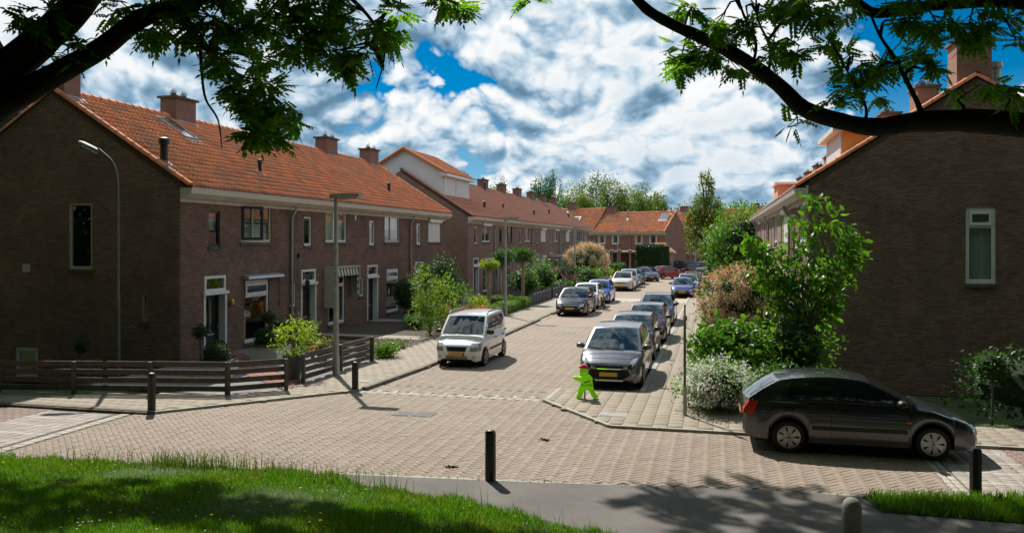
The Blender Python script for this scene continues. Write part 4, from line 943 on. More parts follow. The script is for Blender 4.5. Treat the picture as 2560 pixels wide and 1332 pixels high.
for i, (px, py, D, w) in enumerate(((1722, 640, 129, 7.0), (1820, 640, 125, 7.0), (1645, 640, 136, 7.0))):
    p = at(px, py, D); fr, hl = far_front((.8, 3.6)); hl2 = hl + [(1.0, 2.9, .5, 2.5)]
    def frx(hs, W, fr=fr): fr(hs, W); window(hs, T_front, 1.0, 2.9, .5, 2.5, cur='half', fw=.14)
    house(['red brick house behind the far gable, beside the tall poplar', 'red brick house seen behind the round green tree and conifer', 'orange roof ridge showing just behind the far end house'][i], (p.x, p.y, 0), RA, w, frx, hl2, chim=[(3.0, 1.2, .8, 9.6, 2)], wallmat=BRICK_RED, eave=5.2, ridge=8.9, group='red brick houses behind the far row')
# ------------------------------------------------------------------ cars
def interp(x, pts):
    if x <= pts[0][0]: return pts[0][1]
    for (a, p), (c, q) in zip(pts[:-1], pts[1:]):
        if x <= c:
            t = (x - a) / (c - a) if c > a else 0; t = t * t * (3 - 2 * t) * .5 + t * .5
            return p + (q - p) * t
    return pts[-1][1]
TYPES = dict(
    mpv=dict(L=4.1, W=1.76, A=(1.22, 1.0), B=(.28, 1.53), C=(-1.55, 1.53), D=(-1.98, 1.05), zr=1.60, nose=.80, wb=2.61, fo=.83, R=.315, belt=.10, hood=.97),
    box=dict(L=3.5, W=1.60, A=(1.08, 1.0), B=(.50, 1.58), C=(-1.52, 1.60), D=(-1.70, 1.0), zr=1.65, nose=.80, wb=2.36, fo=.70, R=.285, belt=.06, hood=.98),
    hatch=dict(L=4.18, W=1.70, A=(1.02, .95), B=(.15, 1.375), C=(-1.40, 1.35), D=(-1.99, .99), zr=1.48, nose=.72, wb=2.535, fo=.80, R=.305, belt=.07, hood=.93),
    golf=dict(L=4.2, W=1.76, A=(1.05, .96), B=(.25, 1.42), C=(-1.6, 1.40), D=(-2.02, .98), zr=1.48, nose=.74, wb=2.58, fo=.86, R=.315, belt=.05, hood=.94),
    small=dict(L=3.85, W=1.69, A=(1.06, .96), B=(.25, 1.43), C=(-1.45, 1.42), D=(-1.84, 1.0), zr=1.50, nose=.76, wb=2.46, fo=.80, R=.30, belt=.08, hood=.94),
    suv=dict(L=4.12, W=1.78, A=(1.1, 1.04), B=(.3, 1.5), C=(-1.5, 1.48), D=(-1.95, 1.08), zr=1.57, nose=.86, wb=2.6, fo=.85, R=.335, belt=.10, hood=1.02),
    saloon=dict(L=4.15, W=1.66, A=(.95, .92), B=(.25, 1.34), C=(-1.2, 1.34), D=(-1.75, .98), zr=1.41, nose=.70, wb=2.44, fo=.82, R=.295, belt=.04, hood=.90),
    cinq=dict(L=3.25, W=1.49, A=(.85, .92), B=(.3, 1.35), C=(-1.25, 1.36), D=(-1.56, .92), zr=1.42, nose=.72, wb=2.2, fo=.62, R=.265, belt=.03, hood=.90),
    van=dict(L=4.3, W=1.75, A=(1.25, 1.1), B=(.62, 1.72), C=(-2.0, 1.78), D=(-2.12, 1.05), zr=1.82, nose=.84, wb=2.7, fo=.85, R=.31, belt=.03, hood=1.05))
def car(label, paint, typ, loc, heading, roofpaint=None, trim=None, rails=False, rim='spoke', group='cars parked along the street', face='std', detail=True, open_tail=False, moulding=False):
    P = TYPES[typ]; L, W = P['L'], P['W']; A, B, C, D = P['A'], P['B'], P['C'], P['D']; R = P['R']; hx = L / 2; w2 = W / 2
    t = thing('parked_car', label, 'car', loc, heading, group, .93); trim = trim or paint
    xf = hx - P['fo']; xr = xf - P['wb']; Ra = R + .055
    zt_pts = [(-hx, .70), (-hx + .05, .86), (-hx + .12, .93), (D[0] + .04, D[1]), (A[0] - .1, A[1] - .0), (A[0] + .25, P['hood'] - .02), (hx - .45, P['nose'] + .07), (hx - .2, P['nose'] - .02), (hx - .08, P['nose'] - .09), (hx, P['nose'] - .20)]
    if typ == 'saloon': zt_pts = [(-hx, .66), (-hx + .06, .82), (-hx + .15, .90)] + zt_pts[3:]
    zb_pts = [(-hx, .38), (-hx + .06, .29), (-hx + .3, .24), (xr, .20), (xf, .19), (hx - .3, .20), (hx - .1, .20), (hx - .03, .225), (hx, .29)]
    wd_pts = [(-hx, .80), (-hx + .08, .90), (-hx + .3, .97), (-hx + .8, 1.0), (hx - 1.0, 1.0), (hx - .5, .975), (hx - .25, .93), (hx - .1, .85), (hx - .03, .76), (hx, .68)]
    st = sorted(set([round(v, 4) for v in list(np.linspace(-hx, hx, 84)) + [hx - .01, hx - .025, hx - .05, hx - .075, -hx + .015, -hx + .03, -hx + .07] + [c + s * Ra * f for c in (xf, xr) for s in (-1, 1) for f in (1.0, .985, .95, .88)]]))
    rows_ = []
    for x in st:
        zb = interp(x, zb_pts); zt = interp(x, zt_pts); w = interp(x, wd_pts) * w2
        for c in (xf, xr):
            if abs(x - c) < Ra: zb = max(zb, R + math.sqrt(max(0, Ra * Ra - (x - c) ** 2)))
        fl = 0
        for c in (xf, xr):
            q = abs(x - c) / (Ra + .1)
            if q < 1: fl = max(fl, .018 * (1 - q * q))
        zt = max(zt, zb + .06); h = zt - zb; cr = .035 if x > A[0] - .1 else .0
        sec = [(.90, 0), (.965, .012), (.985 + fl, .25 * h), (1.0 + fl, .55 * h), (.992, .74 * h), (.975, .86 * h), (.945, .945 * h), (.90, 1.0 * h), (.6, h + cr * .7), (.3, h + cr * .95), (0, h + cr)]
        half = [(x, f * w, zb + dz) for f, dz in sec]
        rows_.append(half + [(p[0], -p[1], p[2]) for p in half[-2::-1]])
    b = MB(); b.grid([list(reversed(r)) for r in rows_]); n = len(rows_[0])
    b.add(rows_[0], [tuple(range(n))]); b.add(rows_[-1], [tuple(range(n - 1, -1, -1))])
    body_v, body_f = list(b.v), list(b.f)
    # greenhouse
    wb_, wr = w2 * .925, w2 * .74; zr = P['zr']
    if typ in ('box', 'van'): wb_, wr = w2 * .95, w2 * .84
    ca = .10 if typ not in ('van', 'cinq') else .05
    def edge(y, w): return 1 - (y / w) ** 2
    def front(yf, s):       # s 0 at the base, 1 at the roof
        x = A[0] + (B[0] - A[0]) * s; z = A[1] + (B[1] - A[1]) * s + .02 * math.sin(PI * s); w = wb_ + (wr - wb_) * s
        return (x + ca * (1 - yf * yf) * (1 - .3 * s), yf * w, z + .03 * s * (1 - yf * yf))
    def rear(yf, s):
        x = D[0] + (C[0] - D[0]) * s; z = D[1] + (C[1] - D[1]) * s + .02 * math.sin(PI * s); w = wb_ * .93 + (wr - wb_ * .93) * s
        return (x - .07 * (1 - yf * yf), yf * w, z + .03 * s * (1 - yf * yf))
    def beltz(x): return interp(x, zt_pts) - .01
    def railp(u):
        x = B[0] + (C[0] - B[0]) * u; z = B[1] + (C[1] - B[1]) * u + (zr - .03 - max(B[1], C[1])) * math.sin(PI * min(1, max(0, u))) ** .8; return x, z
    def side(u, s, sg):     # u 0 at the windscreen, 1 at the tail
        x0 = A[0] + (D[0] - A[0]) * u; z0 = A[1] + (D[1] - A[1]) * u; x1, z1 = railp(u)
        y0 = wb_ * (1 - .07 * max(0, (u - .75) / .25) ** 2); y1 = wr
        return (x0 + (x1 - x0) * s, sg * (y0 + (y1 - y0) * s + .035 * math.sin(PI * s)), z0 + (z1 - z0) * s)
    gb = MB()
    gb.grid([[front(y, s) for y in np.linspace(1, -1, 13)] for s in np.linspace(0, 1, 8)]); gb.grid([[rear(y, s) for y in np.linspace(-1, 1, 13)] for s in np.linspace(0, 1, 8)])
    for sg in (1, -1):
        q = [[side(u, s, sg) for u in np.linspace(0, 1, 25)] for s in np.linspace(0, 1, 9)]
        gb.grid(q if sg < 0 else [list(reversed(r)) for r in q])
    rf = MB(); rg = []
    for u in np.linspace(0, 1, 16):
        x, z = railp(u); rg.append([(x + (ca * .7 * (1 - y * y) if u == 0 else 0) - (.07 * (1 - y * y) if u == 1 else 0), y * wr, z + .03 * (1 - y * y)) for y in np.linspace(-1, 1, 11)])
    rf.grid(rg)
    rp = roofpaint or paint
    if rp is paint: b.add(gb.v, gb.f); b.add(rf.v, rf.f); body = b.build('body', paint, t, 38)
    else: b.add(gb.v, gb.f); body = b.build('body', paint, t, 38); rf.build('roof', rp, body, 40)
    def patch(fn, u0, u1, s0, s1, nu, ns, name, mat, off=.006, par=None):
        G_ = [[Vector(fn(u, s)) for u in np.linspace(u0, u1, nu)] for s in np.linspace(s0, s1, ns)]; out = []
        cen = Vector((0, 0, .9))
        for i in range(ns):
            r = []
            for j in range(nu):
                e = .01; p = G_[i][j]; u = u0 + (u1 - u0) * j / (nu - 1); s = s0 + (s1 - s0) * i / (ns - 1)
                nrm = (Vector(fn(u + e, s)) - Vector(fn(u - e, s))).cross(Vector(fn(u, s + e)) - Vector(fn(u, s - e))).normalized()
                if nrm.dot(p - cen) < 0: nrm = -nrm
                r.append(p + nrm * off)
            out.append(r)
        m = MB(); m.grid(out); return m.build(name, mat, par or t, 60)
    patch(front, -.9, .9, .03, .93, 13, 8, 'windscreen', CARGLASS)
    if not open_tail: patch(rear, -.84, .84, .12, .9, 13, 7, 'rear_window', CARGLASS)
    for sg in (1, -1):
        fn = lambda u, s, sg=sg: side(u, s, sg)
        if typ == 'van': cuts = [(.06, .30)]
        elif typ == 'cinq': cuts = [(.07, .46), (.5, .88)]
        elif typ == 'hatch': cuts = [(.07, .41), (.44, .69), (.70, .80)]
        else: cuts = [(.07, .40), (.425, .70), (.725, .86 if typ != 'saloon' else .80)]
        for k, (u0, u1) in enumerate(cuts): patch(fn, u0, u1, .10, .86 if k < 2 else .80, 8, 6, 'side_window', CARGLASS, .005)
        patch(fn, .055, cuts[-1][1] + .012, .08, .88, 16, 6, 'window_surround', BLACKP, .002)
    # wipers
    for y in (.35, -.25):
        a = Vector(front(y / .9, .02)); c = Vector(front((y - .55) / .95, .10)); MB().tube([a + Vector((.02, 0, .012)), c + Vector((.03, 0, .02))], .010, 4).build('wiper', BLACKP, t)
    # interior silhouettes are dark; under-body
    MB().box(-hx + .25, hx - .25, -w2 + .25, w2 - .25, .17, .62).build('underbody', GAP, t)
    bvh = BVHTree.FromPolygons([Vector(v) for v in body_v], body_f)
    def dec(corners, axis, name, mat, par=None, off=.006, nu=7, nv=4, both=False):
        for sg in ((1, -1) if both else (1,)):
            G_ = []
            for j in range(nv):
                r = []
                for i in range(nu):
                    u, v = i / (nu - 1), j / (nv - 1); p = [((1 - u) * (1 - v) * corners[0][k] + u * (1 - v) * corners[1][k] + u * v * corners[2][k] + (1 - u) * v * corners[3][k]) for k in (0, 1)]
                    if axis == 'f': o, d_ = Vector((hx + 1, sg * p[0], p[1])), Vector((-1, 0, 0))
                    elif axis == 'r': o, d_ = Vector((-hx - 1, sg * p[0], p[1])), Vector((1, 0, 0))
                    elif axis == 't': o, d_ = Vector((p[0], sg * p[1], 3)), Vector((0, 0, -1))
                    else: o, d_ = Vector((p[0], sg * 3, p[1])), Vector((0, -sg, 0))
                    h, nr, _, _ = bvh.ray_cast(o, d_)
                    if h is None or (h - o).length > (2.6 if axis == 's' else 2.2): h, nr = o - d_ * 0 + d_ * (1.02 if axis in 'fr' else 3 - w2), -d_
                    if nr.dot(d_) > 0: nr = -nr
                    r.append(h + nr * off - d_ * off * .5)
                G_.append(r)
            m = MB(); m.grid(G_); m.build(name, mat, par or t, 60)
    nz = P['nose']
    if face == 'std':
        dec([(.42, nz - .28), (.72, nz - .22), (.74, nz - .04), (.50, nz - .10)], 'f', 'headlight', LIGHTG, both=True, off=.012)
        dec([(-.40, nz - .24), (.40, nz - .24), (.42, nz - .14), (-.42, nz - .14)], 'f', 'grille', GAP); dec([(-.40, nz - .155), (.40, nz - .155), (.42, nz - .135), (-.42, nz - .135)], 'f', 'grille_strip', CHROME, off=.012)
        dec([(-.5, .27), (.5, .27), (.58, .40), (-.58, .40)], 'f', 'lower_grille', GAP); dec([(.56, .30), (.68, .31), (.69, .38), (.60, .38)], 'f', 'fog_lamp', LIGHTG, both=True, nu=4)
    elif face == 'mpv':
        dec([(.44, nz - .20), (.66, nz - .16), (.76, nz + .06), (.62, nz + .02)], 'f', 'headlight', LIGHTG, both=True, off=.014); dec([(.46, nz - .21), (.60, nz - .19), (.62, nz - .08), (.52, nz - .1)], 'f', 'headlight_bezel', GAP, both=True, off=.016, nu=4)
        dec([(-.34, nz - .20), (.34, nz - .20), (.42, nz - .13), (-.42, nz - .13)], 'f', 'grille', GAP); dec([(-.30, nz - .225), (.30, nz - .225), (.34, nz - .20), (-.34, nz - .20)], 'f', 'grille_strip', CHROME, off=.01)
        dec([(-.36, .28), (.36, .28), (.58, .44), (-.58, .44)], 'f', 'lower_grille', GAP); dec([(-.58, .44), (.58, .44), (.50, .57), (-.50, .57)], 'f', 'lower_grille', GAP)
        dec([(-.38, .262), (.38, .262), (.38, .28), (-.38, .28)], 'f', 'bumper_trim', CHROME, off=.01); dec([(.62, .40), (.72, .46), (.71, .52), (.64, .45)], 'f', 'fog_lamp', LIGHTG, both=True, nu=4)
    elif face == 'box':
        dec([(.44, nz - .26), (.74, nz - .25), (.74, nz - .03), (.48, nz - .03)], 'f', 'headlight', LIGHTG, both=True, off=.014); dec([(-.30, nz - .27), (.30, nz - .27), (.36, nz - .11), (-.36, nz - .11)], 'f', 'grille', GAP); dec([(-.37, nz - .12), (.37, nz - .12), (.37, nz - .095), (-.37, nz - .095)], 'f', 'grille_strip', CHROME, off=.012)
        for k in range(3): dec([(-.36, .30 + k * .035), (.36, .30 + k * .035), (.36, .32 + k * .035), (-.36, .32 + k * .035)], 'f', 'lower_grille', GAP)
        dec([(.52, .32), (.62, .32), (.62, .40), (.52, .40)], 'f', 'fog_recess', M('shaded_recess_plastic', (.45, .45, .44), .5), both=True, nu=4)
    zp = .44 if face != 'box' else .44
    dec([(-.26, zp - .055), (.22, zp - .055), (.22, zp + .055), (-.26, zp + .055)], 'f', 'number_plate', PLATE, off=.018, nu=3, nv=2); dec([(.22, zp - .055), (.265, zp - .055), (.265, zp + .055), (.22, zp + .055)], 'f', 'plate_band', PLATEB, off=.018, nu=2, nv=2)
    # rear
    dec([(.50, .70), (.70, .70), (.74, .96), (.56, .96)], 'r', 'tail_light', TAILR, both=True, off=.012); dec([(-.26, .60), (.26, .60), (.26, .71), (-.26, .71)], 'r', 'rear_plate', PLATE, off=.014, nu=3, nv=2)
    dec([(-hx + .05, .68), (-hx + .19, .72), (-hx + .29, .95), (-hx + .11, .97)], 's', 'tail_light', TAILR, both=True, off=.006)
    if detail:
        sx = [A[0] - .12, (A[0] + D[0]) / 2 - .0, D[0] + .62]
        for k, x in enumerate(sx[:2] + ([sx[2]] if typ not in ('cinq', 'van') else [])):
            lo = .30 if k < 2 else .62
            dec([(x - .004, lo), (x + .004, lo), (x + .004 + (0 if k < 2 else .06), beltz(x) - .02), (x - .004 + (0 if k < 2 else .06), beltz(x) - .02)], 's', 'door_gap', GAP, both=True, off=.003, nu=2, nv=8)
        dec([(sx[1] - .9 if typ not in ('cinq', 'van') else sx[1], .292), (sx[0], .292), (sx[0], .300), (sx[1] - .9, .300)], 's', 'door_gap', GAP, both=True, off=.003, nu=14, nv=2)
        for x in (sx[1] + .16, sx[1] - .86 if typ not in ('cinq', 'van') else None):
            if x is None: continue
            dec([(x, .80), (x + .20, .80), (x + .20, .845), (x, .845)], 's', 'door_handle', BLACKP if typ in ('hatch', 'box') else trim, both=True, off=.022, nu=4)
        if moulding or typ in ('hatch', 'box'): dec([(xr + .42, .47), (xf - .42, .47), (xf - .45, .54), (xr + .42, .54)], 's', 'side_moulding', BLACKP, both=True, off=.012, nu=16, nv=3)
        dec([(xf - .46, .66), (xf - .37, .66), (xf - .37, .70), (xf - .46, .70)], 's', 'side_indicator', AMBER, both=True, off=.008, nu=3, nv=2)
        dec([(-.68, nz + .03), (.68, nz + .03), (.66, nz + .036), (-.66, nz + .036)], 'f', 'bonnet_gap', GAP, off=.003, nu=12, nv=2)
    for sg in (1, -1):
        m = MB(); x0 = A[0] - .28; y0 = sg * (w2 * .93 + .13); z0 = A[1] + .07
        prof = [(.0, -.13), (.06, -.11), (.085, 0), (.06, .10), (.0, .13)]
        m.lathe([(max(r, .001), h) for r, h in prof], 10, (0, 0, 0), 'y'); m.v = [(x0 + v[0] * 1.1, y0 + v[1], z0 + v[2] * 1.0) for v in m.v]; mr = m.build('mirror', BLACKP if typ in ('box', 'hatch', 'cinq') else trim, t, 60)
        MB().bar((x0 - .02, sg * w2 * .90, z0 - .06), (x0, y0 - sg * .05, z0 - .03), .06, .04).build('mirror_stalk', BLACKP, mr)
        if rails: MB().tube([(B[0] - .05, sg * wr * .97, zr - .03), (B[0] - .2, sg * wr * .97, zr + .05), (C[0] + .3, sg * wr * .97, zr + .05), (C[0] + .12, sg * wr * .97, zr - .02)], .025, 6).build('roof_rail', M('grey_rail', (.12, .12, .12), .5), t, 60)
    if open_tail:
        a = Vector(rear(-.9, 1)); m = MB(); h = [Vector((C[0], y * wr, C[1])) for y in (-1, 1)]; e = [p + Vector((-.75, 0, .28)) for p in h]; m.add([h[0], h[1], e[1], e[0], h[0] + Vector((0, 0, -.05)), h[1] + Vector((0, 0, -.05)), e[1] + Vector((0, 0, -.06)), e[0] + Vector((0, 0, -.06))], [(0, 1, 2, 3), (4, 7, 6, 5), (3, 2, 6, 7), (0, 3, 7, 4), (1, 5, 6, 2)]); m.build('tailgate', paint, t)
    # wheels
    for xc in (xf, xr):
        for sg in (1, -1):
            yc = sg * (w2 - .105); ty = MB(); ri = R * .70
            ty.lathe([(ri, -.09), (R * .93, -.10), (R * .99, -.075), (R, -.03), (R, .03), (R * .99, .075), (R * .93, .10), (ri, .09)], 28, (xc, yc, R), 'y', cap=False); wh = ty.build('wheel', RUBBER, t, 40)
            d = MB(); d.lathe([(ri, .0), (ri, .02)], 28, (xc, yc + sg * .05, R), 'y'); d.build('wheel_inner', RIM_D, wh)
            k = MB(); yo = yc + sg * .085; nsp = 7 if rim == 'cover' else 5; hw = .30 if rim == 'cover' else .17
            def P3(r, a, dy=0): return (xc + r * math.sin(a), yo + sg * dy, R + r * math.cos(a))
            rin = [(P3(ri * .88, 2 * PI * j / 28, .0), P3(ri * 1.01, 2 * PI * j / 28, .008)) for j in range(28)]
            for j in range(28): k.quad(rin[j][0], rin[j][1], rin[(j + 1) % 28][1], rin[(j + 1) % 28][0])
            for j in range(nsp):
                a = 2 * PI * j / nsp + .2
                k.add([P3(ri * .2, a - 2.2 * hw * .6, .004), P3(ri * .9, a - hw * (1.05 if rim == 'cover' else .8), .0), P3(ri * .9, a + hw * (1.05 if rim == 'cover' else .8), .0), P3(ri * .2, a + 2.2 * hw * .6, .004), P3(ri * .5, a - hw * 1.15, .006), P3(ri * .5, a + hw * 1.15, .006)], [(0, 4, 5, 3), (4, 1, 2, 5)])
            k.lathe([(ri * .45 if rim == 'cover' else ri * .3, .004 * sg), (ri * .2, .012 * sg), (.001, .014 * sg)], 16, (xc, yo, R), 'y'); k.build('rim', RIM, wh)
            hc = MB(); hc.lathe([(.028, .015 * sg), (.02, .018 * sg)], 12, (xc, yo, R), 'y'); hc.build('hub_cap', M('hub_grey', (.2, .2, .2), .4, metal=.5), wh)
    return t
PG = carpaint('graphite_metallic', (.12, .125, .15), .55, .30); PN = carpaint('dark_blue_black', (.012, .016, .032), .3, .28); PPU = carpaint('dark_aubergine', (.05, .038, .05), .4, .3); PBK = carpaint('black_paint', (.006, .007, .012), .2, .25)
PW = carpaint('white_car_paint', (.88, .89, .89), 0.0, .28); PBL = carpaint('bright_blue', (.006, .10, .52), .2, .28); PIV = carpaint('ivory_paint', (.68, .62, .55), 0, .28); PLB = carpaint('light_blue', (.20, .45, .60), .2, .3); PDB = carpaint('slate_blue', (.035, .06, .11), .4, .3)
PR = carpaint('red_car_paint', (.32, .018, .02), .1, .3); PVN = carpaint('navy_van_paint', (.018, .018, .04), .2, .3); PSB = carpaint('seat_blue', (.02, .05, .22), .25, .3); PSV = carpaint('silver_blue', (.42, .47, .55), .5, .3); PRB = carpaint('bright_red', (.50, .03, .02), .1, .3); PTE = carpaint('teal_grey', (.16, .24, .27), .4, .3); PAL = carpaint('charcoal_metallic', (.05, .057, .07), .5, .25)
DN = -PI / 2; UPH = PI / 2
SG = .93
car('charcoal hatchback parked side on beside the dark gable, front pointing away from the crossing', PAL, 'hatch', (2.40, 16.12, 0), math.radians(1.0), rim='cover', group=None, moulding=True)
car('white tall boxy car with grey roof rails on the near left kerb', PW, 'box', (-7.48, 24.85, 0), DN, rails=True, face='box', group=None)
car('graphite grey car behind the green warning figure, first in the right parking row', PG, 'mpv', (-2.62, 22.55, 0), DN, face='mpv')
car('dark blue black hatchback second in the right parking row', PN, 'small', (-2.66, 27.45, 0), DN)
car('dark aubergine car third in the right parking row', PPU, 'small', (-2.55, 31.95, 0), DN)
car('dark blue car with rear window antenna, fourth in the right parking row', PDB, 'golf', (-2.62, 38.4, 0), DN)
car('black hatchback beside the bicycle on the left kerb', PBK, 'golf', (-7.10, 42.5, 0), DN)
car('white small car between the black hatchback and bright blue car', PW, 'small', (-7.18, 46.9, 0), DN)
car('bright blue hatchback in the left parking row', PBL, 'small', (-7.05, 51.1, 0), DN)
car('ivory crossover with black roof on the left side', PIV, 'suv', (-6.95, 64.0, 0), DN, roofpaint=PBK)
car('light blue car directly behind the ivory crossover', PLB, 'mpv', (-7.0, 68.6, 0), DN, detail=False)
car('dark blue car between the light blue car and slate estate', PDB, 'golf', (-7.0, 73.2, 0), DN, detail=False)
car('dark slate blue car turning with the bend before the red hatchback', PDB, 'golf', (-6.4, 79.3, 0), math.radians(-72), detail=False)
car('small dark red hatchback seen from behind at the bend', PR, 'cinq', (-4.7, 84.6, 0), math.radians(40), detail=False)
car('navy panel van with yellow plate at the far bend', PVN, 'van', (-2.8, 93.2, 0), math.radians(52), detail=False)
car('dark blue saloon facing us on the right past the crossing', PSB, 'saloon', (-2.18, 57.5, 0), DN)
car('pale silver car behind the dark blue saloon', PSV, 'golf', (-2.0, 62.4, 0), DN, detail=False)
car('red car roof showing behind the pale silver car', PR, 'golf', (-1.8, 67.2, 0), DN, detail=False)
car('teal grey car beside the conifer at the far right', PTE, 'golf', (-.6, 78.4, 0), math.radians(-68), detail=False)
car('bright red car near the conifer at the far right', PRB, 'golf', (.2, 84.5, 0), math.radians(-62), detail=False)
car('silver grey car with tailgate raised at the far right', carpaint('silver_paint', (.4, .41, .42), .5, .3), 'mpv', (1.0, 92.0, 0), math.radians(20), detail=False, open_tail=True)
# ------------------------------------------------------------------ street furniture
def lamp_straight(label, p, h, arm=(1, 0), L_=.75, post=None):
    t = thing('street_lamp', label, 'street lamp', (p[0], p[1], p[2] if len(p) > 2 else PZ), math.atan2(arm[1], arm[0]), 'straight grey street lamps')
    b = MB(); b.lathe([(.10, -.1), (.10, .55), (.085, .6), (.07, 1.8), (.055, h - .1), (.05, h)], 12); b.build('post', post or GALV, t, 50)
    MB().box(-.055, .055, -.105, -.085, .35, .55).build('hatch', GALV, t)
    m = MB(); m.prism([(-.14, h), (L_, h + .04), (L_, h + .10), (L_ * .5, h + .14), (-.14, h + .11)], -.13, .13, 'y'); hd = m.build('lamp_head', GALV, t)
    MB().prism([(.12, h - .05), (L_ - .06, h - .01), (L_ - .06, h + .035), (.12, h + .005)], -.10, .10, 'y').build('diffuser', LAMPGLASS, hd)
    MB().lathe([(.085, 1.9), (.085, 1.94)], 10).build('clamp_band', ZINC, t)
    return t
lamp_straight('straight grey street lamp beside the slatted fence and dark bollard', g(840, 942), 4.95)
lamp_straight('straight grey street lamp beside the box hedge garden behind the white car', g(1264, 792), 4.85)
lamp_straight('straight grey street lamp in front of the cream blossom tree', g(1437, 714), 4.9)
lamp_straight('thin far street lamp before the red brown shed', (-11.5, 99, 0), 5.0)
lamp_straight('far street lamp beside the dark conifer on the right', (-.75, 82, 0), 4.6)
t = thing('street_lamp', 'bent top mossy street lamp in front of the dark left gable', 'street lamp', g(293, 938), 0.0)
LP = t.location; hT = 6.35; b = MB()
pts = [(0, 0, -.2), (0, 0, 1.0), (0, 0, 3.0), (0, 0, 5.2)] + [(-.55 * (1 - math.cos(a)), 0, 5.35 + .85 * math.sin(a)) for a in np.linspace(0, 1.15, 7)] + [(-.62, 0, 6.36)]
b.tube(pts, [.09, .08, .065, .055] + [.05] * 7 + [.04], 10); b.build('post', GALV_G, t, 60)
m = MB(); d = Vector((-.9, 0, .42)).normalized(); o = Vector((-.5, 0, 6.22)); s = Vector((0, 1, 0)); u = Vector((.42, 0, .9)).normalized(); rows_ = []
for f, w, hh in ((0, .05, .05), (.12, .09, .07), (.3, .14, .09), (.7, .13, .08), (.84, .07, .05)):
    c = o + d * f; rows_.append([c + s * w * math.cos(a) + u * (hh * math.sin(a) if math.sin(a) > 0 else .03 * math.sin(a)) for a in np.linspace(0, 2 * PI, 13)])
m.grid(rows_); hd = m.build('lamp_head', GALV_G, t, 60); m = MB()
m.add([o + d * f + s * w - u * (.05 if f in (.2, .72) else .035) for f, w in ((.2, .09), (.72, .09), (.72, -.09), (.2, -.09))], [(0, 1, 2, 3)]); m.build('diffuser', LAMPGLASS, hd)
def bollard(label, p, h, w=.08, z0=0):
    t = thing('bollard', label, 'bollard', (p[0], p[1], z0), .1, 'dark octagonal bollards'); r = w / .924
    prof = [(r, -.1), (r, h - .22), (r * .9, h - .22), (r * .9, h - .205), (r, h - .205), (r, h - .15), (r * .9, h - .15), (r * .9, h - .135), (r, h - .135), (r, h - .05), (r * .75, h - .012), (.01, h)]
    MB().lathe(prof, 8).build('post', BLACKIRON, t)
    for z in (h - .217, h - .147): MB().lathe([(r * .935, z), (r * .935, z + .010)], 8).build('band', M('reflective_band', (.32, .05, .03), .4) if 'shaded' in label else BLACKP, t)
    return t
bollard('dark bollard standing in the shaded left kerb before the fence', (-12.07, 15.62), .82, z0=.05)
bollard('dark bollard at the pavement corner between lamp post and white car', (-8.78, 19.0), .70, z0=.05)
bollard('dark bollard alone in the middle foreground by the asphalt path', g(1226, 1200), .80)
bollard('dark bollard in the grass in front of the charcoal hatchback', (3.72, 13.40), .72)
t = thing('concrete_bollard', 'round topped speckled stone bollard at the bottom edge of the path', 'bollard', (1.66, 11.05, 0)); MB().lathe([(.125, -.1), (.12, .33), (.118, .42), (.10, .48), (.06, .52), (.0, .535)], 20).build('post', STONE, t, 60)
t = thing('sign_pole', 'thin grey pole without a sign beside the white flowering bush', 'pole', g(1712, 1037, PZ)); MB().lathe([(.042, -.1), (.042, .52), (.036, .56), (.036, .6)], 10).build('sleeve', GALV, t); MB().lathe([(.028, .6), (.028, 2.12), (.02, 2.14)], 10).build('tube', M('pole_grey', (.14, .15, .15), .5, metal=.4), t); MB().lathe([(.02, 2.14), (.02, 2.36)], 8).build('tip', GALV, t); MB().box(-.03, .05, -.05, .03, 2.02, 2.12).build('bracket', GALV, t)
# the green child-shaped warning figure
t = thing('warning_figure', 'neon green child shaped warning figure with red cap reading SLOW', 'warning figure', g(1466, 996, PZ), math.radians(8))
NEON = leaf_mat('neon_plastic', (.46, .86, .015), (.46, .86, .015), .28, .35); HT = .80
def blob_extrude(poly, th, z):
    b = MB(); n = len(poly); c = sum(p[0] for p in poly) / n, sum(p[1] for p in poly) / n; rows_ = []
    for y, s in ((-th, .90), (-th * .7, .97), (0, 1.0), (th * .7, .97), (th, .90)): rows_.append([(c[0] + (p[0] - c[0]) * s, y, c[1] + (p[1] - c[1]) * s) for p in poly] + [(c[0] + (poly[0][0] - c[0]) * s, y, c[1] + (poly[0][1] - c[1]) * s)])
    b.grid(rows_); b.add(rows_[0][:-1], [tuple(range(n))]); b.add(rows_[-1][:-1], [tuple(range(n - 1, -1, -1))]); return b
def sm(poly, k=2):
    for _ in range(k):
        q = []
        for i in range(len(poly)):
            a, c = poly[i], poly[(i + 1) % len(poly)]; q += [(a[0] * .75 + c[0] * .25, a[1] * .75 + c[1] * .25), (a[0] * .25 + c[0] * .75, a[1] * .25 + c[1] * .75)]
        poly = q
    return poly
body = [(-.12, .01), (-.22, .0), (-.24, .05), (-.20, .10), (-.19, .22), (-.14, .32), (-.10, .36), (-.16, .395), (-.25, .43), (-.30, .44), (-.31, .49), (-.27, .515), (-.18, .50), (-.11, .50), (-.13, .545), (-.155, .61), (-.14, .69), (-.06, .73), (.02, .70), (.045, .63), (.03, .56), (.08, .53), (.13, .46), (.14, .37), (.15, .25), (.20, .13), (.27, .07), (.27, .015), (.17, .005), (.13, .05), (.08, .17), (.02, .20), (-.04, .17), (-.09, .10), (-.09, .04)]
bo = blob_extrude(sm([(x * 1.05, z * 1.05) for x, z in body], 2), .06, 0).build('body', NEON, t, 50)
cap_ = [(-.175, .69), (-.10, .695), (.05, .665), (.045, .72), (-.01, .765), (-.08, .775), (-.13, .74), (-.18, .715)]
